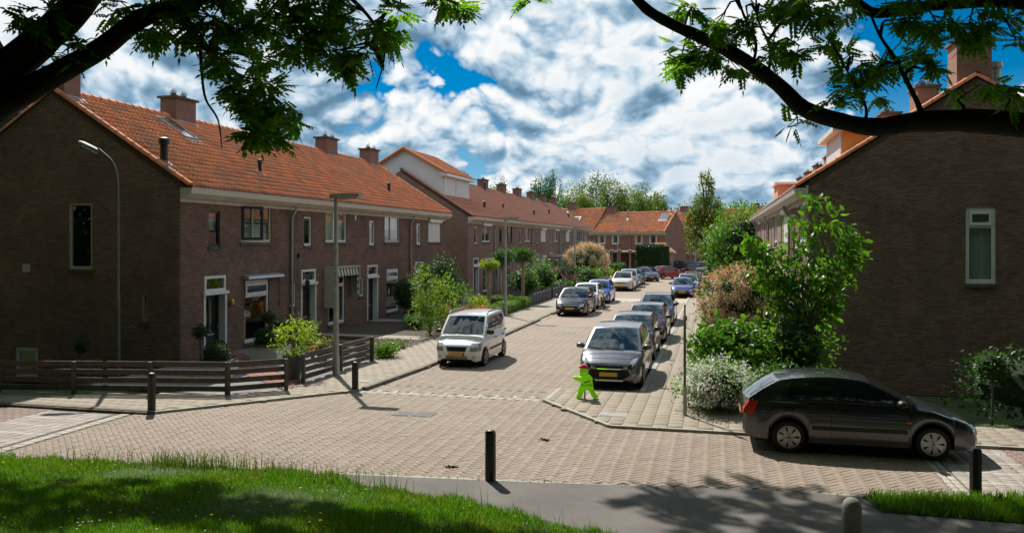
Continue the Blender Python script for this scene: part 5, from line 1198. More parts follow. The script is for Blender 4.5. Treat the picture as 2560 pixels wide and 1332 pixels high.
blob_extrude(sm([(x * 1.05, z * 1.05) for x, z in cap_], 2), .068, 0).build('cap', M('red_cap', (.50, .02, .06), .5), t, 50)
MB().lathe([(.012, -.064), (.012, -.06)], 10, (-.10, 0, .66), 'y').build('eye', BLACKP, t)
MB().bar((-.06, -.062, .385), (.09, -.062, .425), .012, .028).build('belt', M('brown_strap', (.25, .06, .03), .6), t)
MB().box(.135, .165, -.064, -.058, .19, .215).build('flag_clip', M('orange_mark', (.5, .15, .02), .6), t)
MB().box(-.052, -.02, -.01, .02, 0, .2).build('prop_foot', BLACKP, t)
fc = bpy.data.curves.new('lettering', 'FONT'); fc.body = 'SLOW!'; fc.size = .085; fc.extrude = .001; fc.align_x = 'CENTER'; fo = bpy.data.objects.new('lettering', fc); COL.objects.link(fo)
bpy.context.view_layer.update(); me = bpy.data.meshes.new_from_object(fo.evaluated_get(bpy.context.evaluated_depsgraph_get())); bpy.data.objects.remove(fo); me.materials.clear(); me.materials.append(BLACKP); link('lettering', me, bo, (.01, -.0635, .30), (PI / 2, 0, 0))
# wooden slat fences
def fence(label, pts, h, n=4, z0=0.0, bh=.13, step=1.9):
    p0 = pts[0]; t = thing('slatted_fence', label, 'fence', (p0[0], p0[1], z0)); rel = [Vector((p[0] - p0[0], p[1] - p0[1], 0)) for p in pts]; rnd = random.Random(len(label))
    for a, c in zip(rel[:-1], rel[1:]):
        L_ = (c - a).length; d = (c - a).normalized(); nn = max(1, round(L_ / step))
        for i in range(nn + 1):
            q = a + (c - a) * i / nn; MB().bar(q + d.cross(Vector((0, 0, 1))) * .06 + Vector((0, 0, -.1)), q + d.cross(Vector((0, 0, 1))) * .06 + Vector((0, 0, h)), .085, .085, up=(d.x, d.y, 0)).build('post', WOOD, t)
        gap = (h - n * bh) / n
        for k in range(n):
            z = h - bh / 2 - k * (bh + gap)
            for i in range(nn):
                s = a + (c - a) * i / nn; e = a + (c - a) * (i + 1) / nn - d * .004; MB().bar(s + Vector((0, 0, z + rnd.gauss(0, .005))), e + Vector((0, 0, z + rnd.gauss(0, .005))), .028, bh, up=(0, 0, 1)).build('slat', WOOD, t)
    return t
fence('dark wooden slat fence along the shaded gable garden, turning the corner', [(-26, 15.9), (-17.1, 16.54), (-11.5, 17.66), (-10.46, 18.56)], .78, 4, .05)
fence('dark wooden slat fence beside the lamp post, left of the lime bush', [(-10.6, 19.62), (-10.45, 23.75), (-12.6, 24.0)], .74, 4, .05)
# planters and pots
def planter(label, p, lx, ly, h, z0=-.02, rz=0):
    t = thing('planter', label, 'planter', (p[0], p[1], z0), rz); MB().box(-lx / 2, lx / 2, -ly / 2, ly / 2, 0, h).build('box', WHITE, t)
    for a in (-1, 1): MB().box(-lx / 2 - .04, lx / 2 + .04, a * ly / 2 - .05, a * ly / 2 + .05, h, h + .07).build('rim', WOOD, t); MB().box(a * lx / 2 - .05, a * lx / 2 + .05, -ly / 2 + .05, ly / 2 - .05, h, h + .068).build('rim', WOOD, t)
    MB().box(-lx / 2 + .05, lx / 2 - .05, -ly / 2 + .05, ly / 2 - .05, h, h + .03).build('soil', SOIL, t); return t
planter('white planter box with brown rim by the navy door, holding box balls', (-13.6, 20.35), .9, 1.1, .42, rz=.3)
planter('white planter box with brown rim under the ground floor window of the corner house', (-13.9, 23.9), .9, 1.5, .45, rz=.1)
t = thing('tall_pot', 'tall grey cylindrical pot holding the yellow green shrub', 'plant pot', (-11.25, 20.35, -.02)); MB().lathe([(.20, 0), (.27, .62), (.28, .70), (.24, .70), (.23, .64)], 20).build('pot', M('grey_pot', (.10, .115, .12), .6, var=.2), t, 50); MB().lathe([(.001, .65), (.24, .64)], 16).build('soil', SOIL, t)
t = thing('wooden_bin', 'brown wooden storage box against the corner house wall', 'storage box', (-15.4, 27.7, -.05)); MB().box(-.5, .5, -.5, .5, 0, .8).build('box', WOOD, t)
for i in range(5): MB().box(.501, .525, -.5 + i * .2, -.31 + i * .2, .02, .78).build('plank', WOOD, t)
MB().box(-.55, .56, -.55, .55, .801, .85).build('lid', WOOD, t)
p = g(1110, 800); t = thing('orange_pot', 'large glazed orange brown jug with looped handle behind the white car', 'pot', (-11.55, 34.4, 0)); MB().lathe([(.16, 0), (.30, .25), (.32, .55), (.22, .85), (.18, .95), (.24, 1.02)], 20).build('pot', M('orange_glaze', (.40, .12, .02), .18, coat=.8), t, 60)
MB().tube([(.2 * math.cos(a) + .18, 0, .92 + .2 * math.sin(a)) for a in np.linspace(-1.0, 2.6, 9)], .025, 8).build('handle', M('cane', (.25, .15, .06), .6), t)
def bench(label, p, rz):
    t = thing('garden_bench', label, 'bench', (p[0], p[1], 0), rz, 'white garden benches'); m = M('white_bench_paint', (.7, .7, .68), .5)
    for i in range(4): MB().box(-.55, .55, -.2 + i * .11, -.11 + i * .11, .42, .445).build('seat_slat', m, t)
    for x in (-.52, .52):
        for y in (-.18, .22): MB().box(x - .025, x + .025, y - .025, y + .025, 0, .62 if y < 0 else .85).build('leg', m, t)
        MB().box(x - .03, x + .03, -.22, .24, .62, .65).build('armrest', m, t)
    MB().box(-.55, .55, .21, .235, .78, .86).build('backrest', m, t)
    for i in range(7): MB().box(-.45 + i * .14, -.41 + i * .14, .215, .23, .45, .78).build('spindle', m, t)
bench('white garden bench beneath the window next to the box hedges', (-13.3, 43.8), PI / 2); bench('white garden bench behind the clipped standard trees', (-14.6, 62.0), PI / 2)
# dark garden walls at the pink bunting, bunting, sale sign
for i, (y0, y1, lab) in enumerate(((46.2, 52.6, 'dark grey low garden wall beside the box hedge'), (53.2, 58.8, 'dark grey low garden wall behind the black hatchback'))):
    t = thing('garden_wall', lab, 'garden wall', (-10.5, y0, 0)); L_ = y1 - y0; n = int(L_ / .8)
    for k in range(n):
        for j in range(3): MB().box(-.06, .06, k * L_ / n, (k + 1) * L_ / n - .01, j * .22, j * .22 + .21).build('panel', M('dark_grey_board', (.028, .032, .036), .6, var=.2), t)
    for k in range(n + 1): MB().box(-.075, .075, k * L_ / n - .05, k * L_ / n + .05, 0, .72).build('post', MATS['dark_grey_board'], t)
def bunting(label, pts, n):
    t = thing('bunting', label, 'bunting', pts[0], 0); o = Vector(pts[0]); P_ = [Vector(p) - o for p in pts]; cr = []
    for i in range(n + 1):
        f = i / n * (len(P_) - 1); k = min(int(f), len(P_) - 2); u = f - k; cr.append(P_[k] * (1 - u) + P_[k + 1] * u - Vector((0, 0, .12 * math.sin(PI * u))))
    MB().tube(cr, .008, 4).build('cord', FL_PNK, t)
    for a, c in zip(cr[:-1], cr[1:]): MB().add([a, c, (a + c) / 2 - Vector((.02, 0, .26))], [(0, 1, 2)]).build('pennant', M('pink_cloth', (.72, .28, .42), .8), t)
bunting('pink bunting strung over the low dark garden wall', [(-13.4, 57.5, 1.3), (-11.4, 60.2, 1.9), (-10.9, 60.5, 1.0), (-10.7, 62, .4)], 14); bunting('pink bunting hanging from the second door past the dormer', [(-15.9, 61.4, 2.3), (-15.0, 61.8, 1.6), (-14.4, 62.6, 1.5)], 6)
t = thing('sale_sign', 'small blue and white estate sign board before the cream blossom tree', 'sign', (-10.6, 79.0, 0), PI / 2); MB().box(-.04, .04, -.04, .04, 0, 1.7).build('post', WHITE, t); MB().box(-.7, .7, -.06, -.041, 1.2, 1.5).build('board', M('sign_blue', (.06, .07, .35), .5), t); MB().box(-.7, .7, -.06, -.041, 1.502, 1.75).build('board', WHITE, t)
# bicycle leaning by the black hatchback
t = thing('bicycle', 'city bicycle parked in the road beside the black hatchback', 'bicycle', (-5.98, 45.1, 0), math.radians(-86)); t.rotation_euler.x = 0.06
FR = M('bike_frame', (.05, .08, .06), .4)
for x, nm_ in ((.52, 'wheel'), (-.52, 'wheel')):
    b = MB(); R_ = .34; b.tube([(x + R_ * math.cos(a), 0, R_ + R_ * math.sin(a)) for a in np.linspace(0, 2 * PI, 25)], .02, 6, cap=False); w = b.build('wheel', RUBBER, t, 60); s = MB()
    for a in np.linspace(0, 2 * PI, 12, endpoint=False): s.tube([(x, 0, R_), (x + .33 * math.cos(a), 0, R_ + .33 * math.sin(a))], .003, 3)
    s.build('spokes', GALV, w); MB().tube([(x + .385 * math.cos(a), 0, R_ + .385 * math.sin(a)) for a in np.linspace(.3, 2.8, 9)], .018, 4).build('mudguard', FR, t)
b = MB(); [b.tube(q, .018, 6) for q in ([(-.52, 0, .34), (-.1, 0, .3), (-.2, 0, .88)], [(-.1, 0, .3), (.36, 0, .62), (.34, 0, .9)], [(-.52, 0, .34), (-.18, 0, .72)], [(.34, 0, .98), (.40, 0, .62), (.52, 0, .34)])]; b.build('frame', FR, t, 60)
MB().lathe([(.01, .92), (.1, .9), (.12, .95), (.05, .98)], 8, (-.22, 0, 0)).build('saddle', BLACKP, t); MB().tube([(.2, -.28, 1.02), (.32, -.2, 1.06), (.34, 0, 1.04), (.32, .2, 1.06), (.2, .28, 1.02)], .014, 6).build('handlebar', CHROME, t, 60)
MB().lathe([(.03, 0), (.05, .05), (.01, .06)], 8, (.42, 0, .86), 'x').build('headlamp', CHROME, t); b = MB(); b.box(-.75, -.3, -.08, .08, .70, .72); b.build('rack', GALV, t); MB().box(-.62, -.36, -.2, -.1, .35, .69).build('pannier', M('red_bag', (.35, .03, .04), .7), t)
# far shed with fence, small brick outhouse
t = thing('shed', 'dark red brown boarded shed at the far end of the street', 'shed', (-13.0, 103.5, 0), RA)
for k in range(10): MB().box(0, 6.3, -.02 * (k % 2), 5, k * .235, k * .235 + .225).build('board', WOOD_R, t)
MB().box(-.2, 6.5, -.4, 5.2, 2.36, 2.55).build('roof', M('pale_fascia', (.40, .30, .28), .7), t)
t = thing('brick_outhouse', 'small brick outhouse with orange gable roof beside the far hedge', 'outhouse', (-7.5, 104.5, 0), RA); b = MB(); b.add([(-1.3, 0, 0), (1.3, 0, 0), (1.3, 0, 2.4), (0, 0, 3.5), (-1.3, 0, 2.4), (-1.3, 4, 0), (1.3, 4, 0), (1.3, 4, 2.4), (0, 4, 3.5), (-1.3, 4, 2.4)], [(0, 1, 2, 3, 4), (5, 9, 8, 7, 6), (0, 4, 9, 5), (1, 6, 7, 2)]); b.build('wall', BRICK_RED, t)
MB().add([(-1.5, -.2, 2.33), (0, -.2, 3.62), (1.5, -.2, 2.33), (-1.5, 4.2, 2.33), (0, 4.2, 3.62), (1.5, 4.2, 2.33)], [(0, 1, 4, 3), (1, 2, 5, 4)]).build('roof', TILE, t)
for i, px in enumerate((1530, 1549, 1575)):
    p = g(px, 682); t = thing('pollard_tree', ['leftmost knobbly topped pollard stem before the red brown shed', 'middle knobbly topped pollard stem before the red brown shed', 'rightmost knobbly topped pollard stem before the red brown shed'][i], 'pollard', (p.x, p.y, 0), 0, 'pollard stems before the shed'); MB().tube([(0, 0, 0), (.03, 0, 1.2), (0, 0, 2.6)], [.12, .09, .09], 8).build('trunk', WOOD_P, t); b = MB()
    for k in range(5): b.lathe([(.01, -.12), (.16, 0), (.01, .13)], 7, (.15 * math.cos(k * 1.3), .15 * math.sin(k * 1.3), 2.65 + .05 * (k % 2)))
    b.build('crown', WOOD_P, t)
# ------------------------------------------------------------------ plants and trees
LEAF_D = (np.array([(0, 0, 0), (.45, .26, .05), (1, 0, -.06), (.45, -.26, .05)], float), np.array([(0, 1, 2), (0, 2, 3)]))          # folded leaf along x, unit length
LEAF_L = (np.array([(0, 0, 0), (.3, .14, .03), (.65, .13, .0), (1, 0, -.16), (.65, -.13, .0), (.3, -.14, .03), (.35, 0, -.01), (.68, 0, -.06)], float), np.array([(0, 6, 1, 1), (6, 7, 2, 1), (7, 3, 2, 2), (0, 5, 6, 6), (6, 5, 4, 7), (7, 4, 3, 3)]))
LEAF_L = (LEAF_L[0], np.array([(0, 6, 1), (6, 7, 2), (6, 2, 1), (7, 3, 2), (0, 5, 6), (6, 5, 4), (6, 4, 7), (7, 4, 3)]))
LEAF_W = (LEAF_L[0] * np.array((1, 1.5, 1)), LEAF_L[1])
def leaves_at(P, size, up=.5, out=None, jit=.35, tmpl=LEAF_D, droop=0.0):
    """leaf meshes at points P; out: outward direction per leaf"""
    n = len(P); D = RNG.normal(size=(n, 3)); D /= np.linalg.norm(D, axis=1)[:, None]
    if out is not None: D = D * .8 + out * .9
    D[:, 2] -= droop
    U = RNG.normal(size=(n, 3)) * .6 + np.array((0, 0, up))
    if out is not None: U = U + out * .5
    S = size * RNG.uniform(1 - jit, 1 + jit, n); return replicate(tmpl[0], tmpl[1], frames(D, U), P, S)
def ell_pts(n, c, r, shell=.55, clump=0, cr=.25):
    d = RNG.normal(size=(n, 3)); d /= np.linalg.norm(d, axis=1)[:, None]; k = RNG.uniform(shell ** 3, 1, n) ** (1 / 3)
    p = d * k[:, None]
    if clump:
        cc = RNG.normal(size=(clump, 3)); cc /= np.linalg.norm(cc, axis=1)[:, None]; cc *= RNG.uniform(.55, 1.0, clump)[:, None]
        p = cc[RNG.integers(0, clump, n)] + np.clip(RNG.normal(size=(n, 3)), -1.9, 1.9) * cr; d = p / np.maximum(np.linalg.norm(p, axis=1), .05)[:, None]
    return np.asarray(c) + p * np.asarray(r), d
def crown(name, parent, blobs, size, mat, tmpl=LEAF_D, clump=0, cr=.22, shell=.5, up=.5, droop=0, loc=(0, 0, 0), core=None):
    VV = []; FF = []; o = 0
    for c, r, n in blobs:
        P, d = ell_pts(n, c, r, shell, clump, cr); P = P[P[:, 2] > .02 - loc[2]]; d = d[:len(P)]
        V, F_ = leaves_at(P, size, up, d, tmpl=tmpl, droop=droop); VV.append(V); FF.append(F_ + o); o += len(V)
    ob = link(name, np_mesh(name, np.concatenate(VV), np.concatenate(FF), mat, smooth=False), parent, kind='stuff')
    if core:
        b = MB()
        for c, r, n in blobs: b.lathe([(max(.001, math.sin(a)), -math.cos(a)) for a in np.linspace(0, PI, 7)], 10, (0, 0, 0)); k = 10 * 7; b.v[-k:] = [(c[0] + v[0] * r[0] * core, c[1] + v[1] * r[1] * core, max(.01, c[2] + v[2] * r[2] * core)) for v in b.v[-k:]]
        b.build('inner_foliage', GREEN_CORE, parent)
    return ob
def bush(label, p, r, h, n, size, mat, cat='shrub', name='shrub', group=None, clump=26, cr=.24, core=.72, extra=None, tmpl=LEAF_D, z0=.0, stem=True, blobs=None):
    t = thing(name, label, cat, (p[0], p[1], z0), 0, group)
    bl = blobs or [((0, 0, h * .52), (r, r, h * .5), n)]
    crown('crown', t, bl, size, mat, tmpl, clump, cr, core=core)
    if stem:
        b = MB()
        for k in range(4): a = k * 1.7; b.tube([(0, 0, -.05), (.1 * r * math.cos(a), .1 * r * math.sin(a), h * .3), (.5 * r * math.cos(a), .5 * r * math.sin(a), h * .7)], [.03, .022, .008], 5)
        b.build('stems', BARK_L, t)
    if extra:
        for nm_, m_, n2, sz, zc in extra:
            P, d = ell_pts(n2, (0, 0, h * .52), (r * 1.0, r * 1.0, h * .5), .95, 60, .15); k = (P[:, 2] > h * zc); P, d = P[k], d[k]; V, F_ = leaves_at(P, sz, .8, d); link(nm_, np_mesh(nm_, V, F_, m_), t, kind='stuff')
    return t
def ball(label, p, r, z, mat, stem=None, name='topiary', cat='topiary', group=None, n=None, size=.05, z0=0, flat=1.0):
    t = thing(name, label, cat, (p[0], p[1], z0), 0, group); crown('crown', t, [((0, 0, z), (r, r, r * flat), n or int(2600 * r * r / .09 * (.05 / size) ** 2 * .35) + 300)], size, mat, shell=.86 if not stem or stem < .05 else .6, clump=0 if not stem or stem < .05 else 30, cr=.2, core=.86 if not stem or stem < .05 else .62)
    if stem: MB().tube([(0, 0, -.05), (.01, 0, z * .5), (0, 0, z)], stem, 8).build('trunk', BARK_L if stem < .05 else WOOD_P, t)
    return t
def hedge(label, p0, p1, w, h, mat, n, size=.05, z0=0, name='hedge', group=None):
    p0 = Vector((p0[0], p0[1], 0)); p1 = Vector((p1[0], p1[1], 0)); L_ = (p1 - p0).length; t = thing(name, label, 'hedge', (p0.x, p0.y, z0), math.atan2(p1.y - p0.y, p1.x - p0.x), group)
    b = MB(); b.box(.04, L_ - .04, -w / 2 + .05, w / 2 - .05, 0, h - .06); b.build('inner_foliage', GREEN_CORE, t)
    A = np.array([L_ * w, L_ * h, L_ * h, w * h, w * h]); fc = RNG.choice(5, n, p=A / A.sum()); u = RNG.uniform(0, L_, n); v = RNG.uniform(-w / 2, w / 2, n); z = RNG.uniform(0, h, n); out = np.zeros((n, 3))
    for k, (ax, val, nn) in enumerate(((2, h, (0, 0, 1)), (1, -w / 2, (0, -1, 0)), (1, w / 2, (0, 1, 0)), (0, 0, (-1, 0, 0)), (0, L_, (1, 0, 0)))):
        s = fc == k; [u, v, z][ax][s] = val; out[s] = nn
    P = np.stack([u, v, z], -1) + RNG.normal(0, .03, (n, 3)) + out * (.03 * np.sin(u * 7) + .03 * np.sin(v * 9 + u * 3))[:, None] * .5; V, F_ = leaves_at(P, size, .3, out); link('leaves', np_mesh('leaves', V, F_, mat), t, kind='stuff'); return t
# near left garden
for q, lab in (((-13.75, 20.55), 'round box ball nearest the navy door in the white planter'), ((-13.4, 20.05), 'lower round box ball in the white planter by the fence')): ball(lab, q, .34, .62, LF_DK, size=.045, z0=0, group='box balls in the planters')
for q, lab in (((-13.95, 23.5), 'round box ball under the corner house window in the second planter'), ((-13.8, 24.3), 'round box ball at the far end of the second planter')): ball(lab, q, .36, .66, LF_DK, size=.045, group='box balls in the planters')
for q, lab, zz in (((-13.9, 20.0), 'small dark lollipop topiary left of the navy door', 1.25), ((-14.2, 24.1), 'small dark lollipop topiary in front of the corner house window', 1.28), ((-18.0, 20.2), 'small lollipop topiary in the shade of the left gable', .7)): ball(lab, q, .19, zz, LF_DK, stem=.02, size=.07, n=260)
bush('yellow green spotted shrub in the tall grey pot', (-11.25, 20.35), .62, 1.0, 800, .12, LF_YEL, z0=.62, core=None, clump=22, cr=.2, tmpl=LEAF_L)
bush('low lime green bush at the far end of the slat fence', (-10.35, 24.6), .42, .55, 1500, .07, LF_LIME, clump=20, cr=.3, core=.7)
bush('pink flowering bush behind the slat fence', (-11.7, 23.2), .45, .75, 900, .06, LF_MID, extra=[('blossom', FL_COR, 350, .07, .45)])
ball('dark standard tree beside the dark red door', (-13.9, 35.6), .55, 1.35, LF_DK, stem=.03, size=.09, n=1500, flat=1.25)
bush('dark low shrub at the foot of the third house', (-14.0, 37.8), .9, .9, 1500, .09, LF_DK); bush('spiky grey green shrub in front of the third house', (-12.6, 33.6), .6, .6, 900, .1, LF_MID, tmpl=LEAF_L)
bush('bed of red and white flowers at the pavement', (-11.3, 27.2), .85, .28, 700, .06, LF_MID, 'flower bed', 'flower_bed', extra=[('blossom', FL_COR, 150, .06, .2), ('white_blossom', FL_WHT, 70, .06, .2), ('pink_blossom', FL_PNK, 120, .06, .2)])
# the lush shrubs at the passage
bl = [((0, 0, 1.0), (.8, .9, 1.0), 1300), ((-.3, .5, 2.0), (.65, .65, .8), 900), ((.5, -.3, .7), (.65, .65, .7), 800), ((.2, 1.1, 1.7), (.5, .6, .7), 500)]
bush('tall feathery bright green shrub left of the white car', (-11.2, 31.3), 1.2, 2.8, 0, .12, leaf_mat('feathery_leaf', (.10, .20, .02), (.24, .36, .05), .45), blobs=bl, clump=26, cr=.22, core=None, tmpl=LEAF_L)
bush('dark blue green conifer shrub behind the feathery shrub', (-13.6, 36.0 + 3.6), 1.15, 2.9, 5200, .11, LF_DK, clump=60, cr=.2)
bush('lighter thin shrub right of the feathery shrub', (-11.6, 36.8), .8, 1.9, 900, .12, LF_BR, core=None, clump=26, cr=.2, tmpl=LEAF_L)
bush('coral azalea bush behind the white car', (-11.0, 36.4), .85, .75, 1200, .07, LF_MID, extra=[('blossom', FL_COR, 2400, .08, .3)]); bush('small yellow green bush beside the coral azalea', (-11.9, 40.5), .5, .9, 500, .14, LF_YEL, core=None)
# box hedge parterre, standards
hedge('front lime box hedge along the pavement behind the lamp post', (-10.75, 39.0), (-10.75, 46.0), .8, .55, LF_LIME, 5200, .06, group='clipped box hedges'); hedge('cross lime box hedge at the near end of the parterre', (-13.5, 39.4), (-10.9, 39.4), .7, .5, LF_LIME, 2600, .06, group='clipped box hedges'); hedge('rear lime box hedge beneath the white bench', (-13.3, 45.0), (-11.3, 45.6), .7, .6, LF_LIME, 2200, .06, group='clipped box hedges')
for q, r, lab in (((-11.6, 41.6), .42, 'small yellowish clipped standard tree, first by the lamp post'), ((-11.9, 45.8), .68, 'clipped standard tree with dark round crown, middle of three'), ((-11.3, 48.2), .64, 'clipped standard tree with reddish green crown, last of three')):
    ball(lab, q, r, 2.55 if r < .5 else 2.9, LF_YEL if r < .5 else LF_MID, stem=.11, name='standard_tree', cat='tree', size=.10, group='clipped standard trees', flat=.62 if r < .5 else .75, n=900 if r < .5 else 2200)
for i, (q, r, h, m_, lab) in enumerate((((-12.6, 54.5), 1.0, 1.9, LF_MID, 'round green shrub behind the pink bunting'), ((-12.3, 58.5), 1.2, 2.2, LF_BR, 'glossy bright shrub under the roller shuttered house'), ((-12.0, 65.5), 1.3, 2.0, LF_DK, 'dark green shrub left of the third lamp post'), ((-11.2, 60.0), 1.0, .9, LF_MID, 'low spreading grey green shrub above the dark wall'), ((-11.0, 71.5), 1.3, 1.5, LF_BR, 'low bright green shrub before the cream blossom tree'), ((-11.6, 76), 1.4, 1.4, LF_MID, 'green shrub beside the blue estate sign'), ((-11.6, 84), 1.5, 1.5, LF_YEL, 'yellow green low shrub before the shed'), ((-10.9, 62.0), .6, 1.2, leaf_mat('bronze_leaf', (.12, .05, .05), (.22, .09, .09), .3), 'bronze leaved shrub beside the bunting'), ((-13.4, 88), 1.1, 3.4, LF_YEL, 'yellow green conifer beside the cream blossom tree'))):
    bush(lab, q, r, h, 1500, .16, m_, clump=34, cr=.22)
def photinia(label, p, r, h, zc, red):
    t = thing('blossom_tree', label, 'tree', (p[0], p[1], 0)); b = MB(); b.tube([(0, 0, 0), (.05, 0, zc * .6), (.1, 0, zc)], [.10, .08, .05], 8)
    for k in range(6): a = k * 1.05; b.tube([(0.05, 0, zc * .55), (.5 * r * math.cos(a), .5 * r * math.sin(a), zc), (.8 * r * math.cos(a), .8 * r * math.sin(a), zc + .25 * h)], [.05, .03, .01], 5)
    b.build('trunk', BARK, t); crown('crown', t, [((0, 0, zc), (r, r, h / 2), 2600)], .14, LF_MID, clump=40, cr=.22, core=.66)
    c = RNG.normal(size=(110, 3)); c /= np.linalg.norm(c, axis=1)[:, None]; c = c[c[:, 2] > -.75]; pts_ = (c[RNG.integers(0, len(c), 16000)] * (r * 1.0, r * 1.0, h / 2 * 1.0)) + RNG.normal(size=(16000, 3)) * (.08 * r) + (0, 0, zc)
    V, F_ = leaves_at(pts_, .055 * r, .6); link('blossom', np_mesh('blossom', V, F_, FL_BEI), t, kind='stuff')
    if red: P, d = ell_pts(1500, (0, 0, zc), (r * 1.08, r * 1.08, h / 2 * 1.1), .97); k = P[:, 2] > zc + h * .30; V, F_ = leaves_at(P[k], .15, .8, d[k], tmpl=LEAF_L); link('young_leaves', np_mesh('young_leaves', V, F_, LF_RED), t, kind='stuff')
PH = at(1467, 640, 78); photinia('round cream blossom tree on the far left behind the third lamp post', (PH.x, PH.y), 1.95, 2.8, 2.05, True)
photinia('cream blossom bush with red young leaves beside the right footpath', (.75, 29.5), 1.3, 2.1, 1.75, True)
# right-hand garden
bush('dark green leafy bush beside the footpath behind the white flowering bush', (.4, 22.2), .95, 1.85, 2300, .19, LF_BR, clump=38, cr=.2, core=.55, tmpl=LEAF_W); bush('lighter leafy bush beside the dark gable fence', (2.0, 22.6), .95, 2.0, 1700, .16, LF_BR, clump=40, cr=.24)
bush('white flowering bush at the foot of the thin pole', (.05, 18.75), .85, 1.1, 3000, .075, LF_BR, clump=50, cr=.24, extra=[('blossom', FL_WHT, 5200, .075, .2)]); bush('pink and white flowers behind the charcoal hatchback', (1.45, 19.3), .7, .95, 1400, .08, LF_MID, extra=[('pink_blossom', FL_PNK, 60, .08, .5), ('white_blossom', FL_WHT, 260, .07, .4)])
hedge('short clipped green hedge below the cream blossom bush', (-.05, 31.4), (-.05, 34.0), .8, 1.05, LF_LIME, 2600, .07); bush('dark red leaved shrub behind the cream blossom bush', (1.9, 28.2), .8, 1.5, 900, .12, leaf_mat('dark_red_leaf', (.05, .012, .015), (.09, .025, .03), .3))
bush('dark shrubs in the shade below the right gable', (6.4, 19.6), 1.3, 1.4, 1800, .12, LF_DK); ball('small lollipop shrub in the shade below the right gable', (5.55, 18.9), .32, 1.15, LF_MID, stem=.025, size=.07, n=500); bush('dark shrub in the far right shade', (8.6, 19.4), 1.4, 1.5, 1500, .12, LF_DK)
t = thing('garden_gate_fence', 'dark boarded fence panel between the leafy bush and dark gable corner', 'fence', (2.0, 26.2, 0))
for i in range(9): MB().box(i * .1, i * .1 + .09, 0, .03, 0, 1.65).build('board', WOOD, t)
# the bright windswept tree before the right gable
t = thing('windswept_tree', 'bright green windswept tree in front of the dark right gable', 'tree', (2.5, 22.3, -.1)); b = MB(); TW = []
def limb(b, a, c, r0, r1, n=6, sag=.0, wob=.12):
    a, c = Vector(a), Vector(c); P_ = []
    for i in range(n + 1):
        f = i / n; p = a.lerp(c, f); w = wob * math.sin(PI * f) * (c - a).length * .25; P_.append(p + Vector((random.uniform(-w, w), random.uniform(-w, w), random.uniform(-w, w) - sag * math.sin(PI * f))))
    b.tube(P_, [r0 + (r1 - r0) * i / n for i in range(n + 1)], 7); return P_
RW = random.Random(9)
tips0 = [(-2.3, .6, 3.9), (-1.9, .8, 3.0), (-1.4, .4, 3.5), (-.95, .3, 4.5), (-.35, .4, 5.0), (.15, .3, 4.75), (.65, .1, 4.2), (.95, 0, 3.5), (-.8, .1, 2.7), (-2.0, .6, 3.6), (-.1, .2, 3.2), (.5, .1, 2.9), (-1.3, .4, 2.3), (.3, .2, 2.2), (-.4, .1, 4.1), (-1.2, .5, 3.0), (.9, .0, 3.9)]; tips = [(x * .8 + .15, y, z) for x, y, z in tips0]
ctr = []
limb(b, (0, 0, 0), (-.2, .1, 1.5), .07, .055)
for q in tips:
    P_ = limb(b, (-.2, .1, 1.2 + RW.uniform(0, .4)), q, .035, .006, 7, -.15, .3); ctr += [P_[-1], P_[-2], P_[-4]]
for k in range(26):
    c0 = ctr[RW.randrange(len(ctr))]; c1 = c0 + Vector((RW.uniform(.1, .5), RW.uniform(-.2, .2), RW.uniform(-.1, .5))); b.tube([c0, (c0 + c1) / 2 + Vector((0, 0, .06)), c1], [.008, .006, .003], 4)
b.build('trunk', BARK_L, t, 60)
P = []; 
for c0 in ctr:
    n = RW.randrange(16, 52); P.append(np.array(c0) + np.clip(RNG.normal(size=(n, 3)), -2, 2) * (.19, .19, .15))
P = np.concatenate(P); P = P[P[:, 2] > .8]; D_ = np.tile(np.array((.55, -.1, -.25)), (len(P), 1)); V, F_ = leaves_at(P, .22, .9, D_, tmpl=LEAF_W, droop=.35); link('crown', np_mesh('crown', V, F_, leaf_mat('windswept_leaf', (.06, .17, .014), (.16, .33, .03), .46, .35)), t, kind='stuff')
# far right trees
def tree(label, p, trunk_h, blobs, size, mat, clump=40, cr=.2, tr=.22, name='tree', group=None, core=None):
    t = thing(name, label, 'tree', (p[0], p[1], 0), 0, group); b = MB(); zt = max(c[2] + r[2] * .5 for c, r, n in blobs); b.tube([(0, 0, -.2), (.05, 0, trunk_h), (0, 0, zt)], [tr, tr * .8, tr * .15], 8)
    for c, r, n in blobs:
        for k in range(4): a = RW.uniform(0, 6.28); b.tube([(0, 0, trunk_h + (c[2] - trunk_h) * .3), (c[0] + r[0] * .4 * math.cos(a), c[1] + r[1] * .4 * math.sin(a), c[2]), (c[0] + r[0] * .75 * math.cos(a), c[1] + r[1] * .75 * math.sin(a), c[2] + r[2] * .5)], [tr * .4, tr * .25, tr * .05], 5)
    b.build('trunk', BARK, t); crown('crown', t, blobs, size, mat, LEAF_D, clump, cr, core=core); return t
p = at(1765, 640, 88); tree('tall narrow poplar at the far end on the right', (p.x, p.y), 2.5, [((0, 0, 4.2), (1.9, 1.9, 2.4), 2400), ((0, 0, 7.0), (1.4, 1.4, 2.4), 2000), ((0, 0, 9.4), (.8, .8, 2.0), 1000), ((-1.4, 0, 5.5), (.8, .8, 2.2), 900), ((1.2, 0, 6.0), (.6, .6, 2.2), 700)], .26, LF_POP, 50, .17, .2, 'poplar')
p = at(1850, 640, 62); tree('round bright green tree between the conifer and right row', (p.x, p.y), 1.8, [((0, 0, 4.0), (2.3, 2.3, 2.2), 4600), ((-1.0, 0, 2.6), (1.5, 1.5, 1.3), 1500)], .24, LF_BR, 60, .2, .18, core=.6)
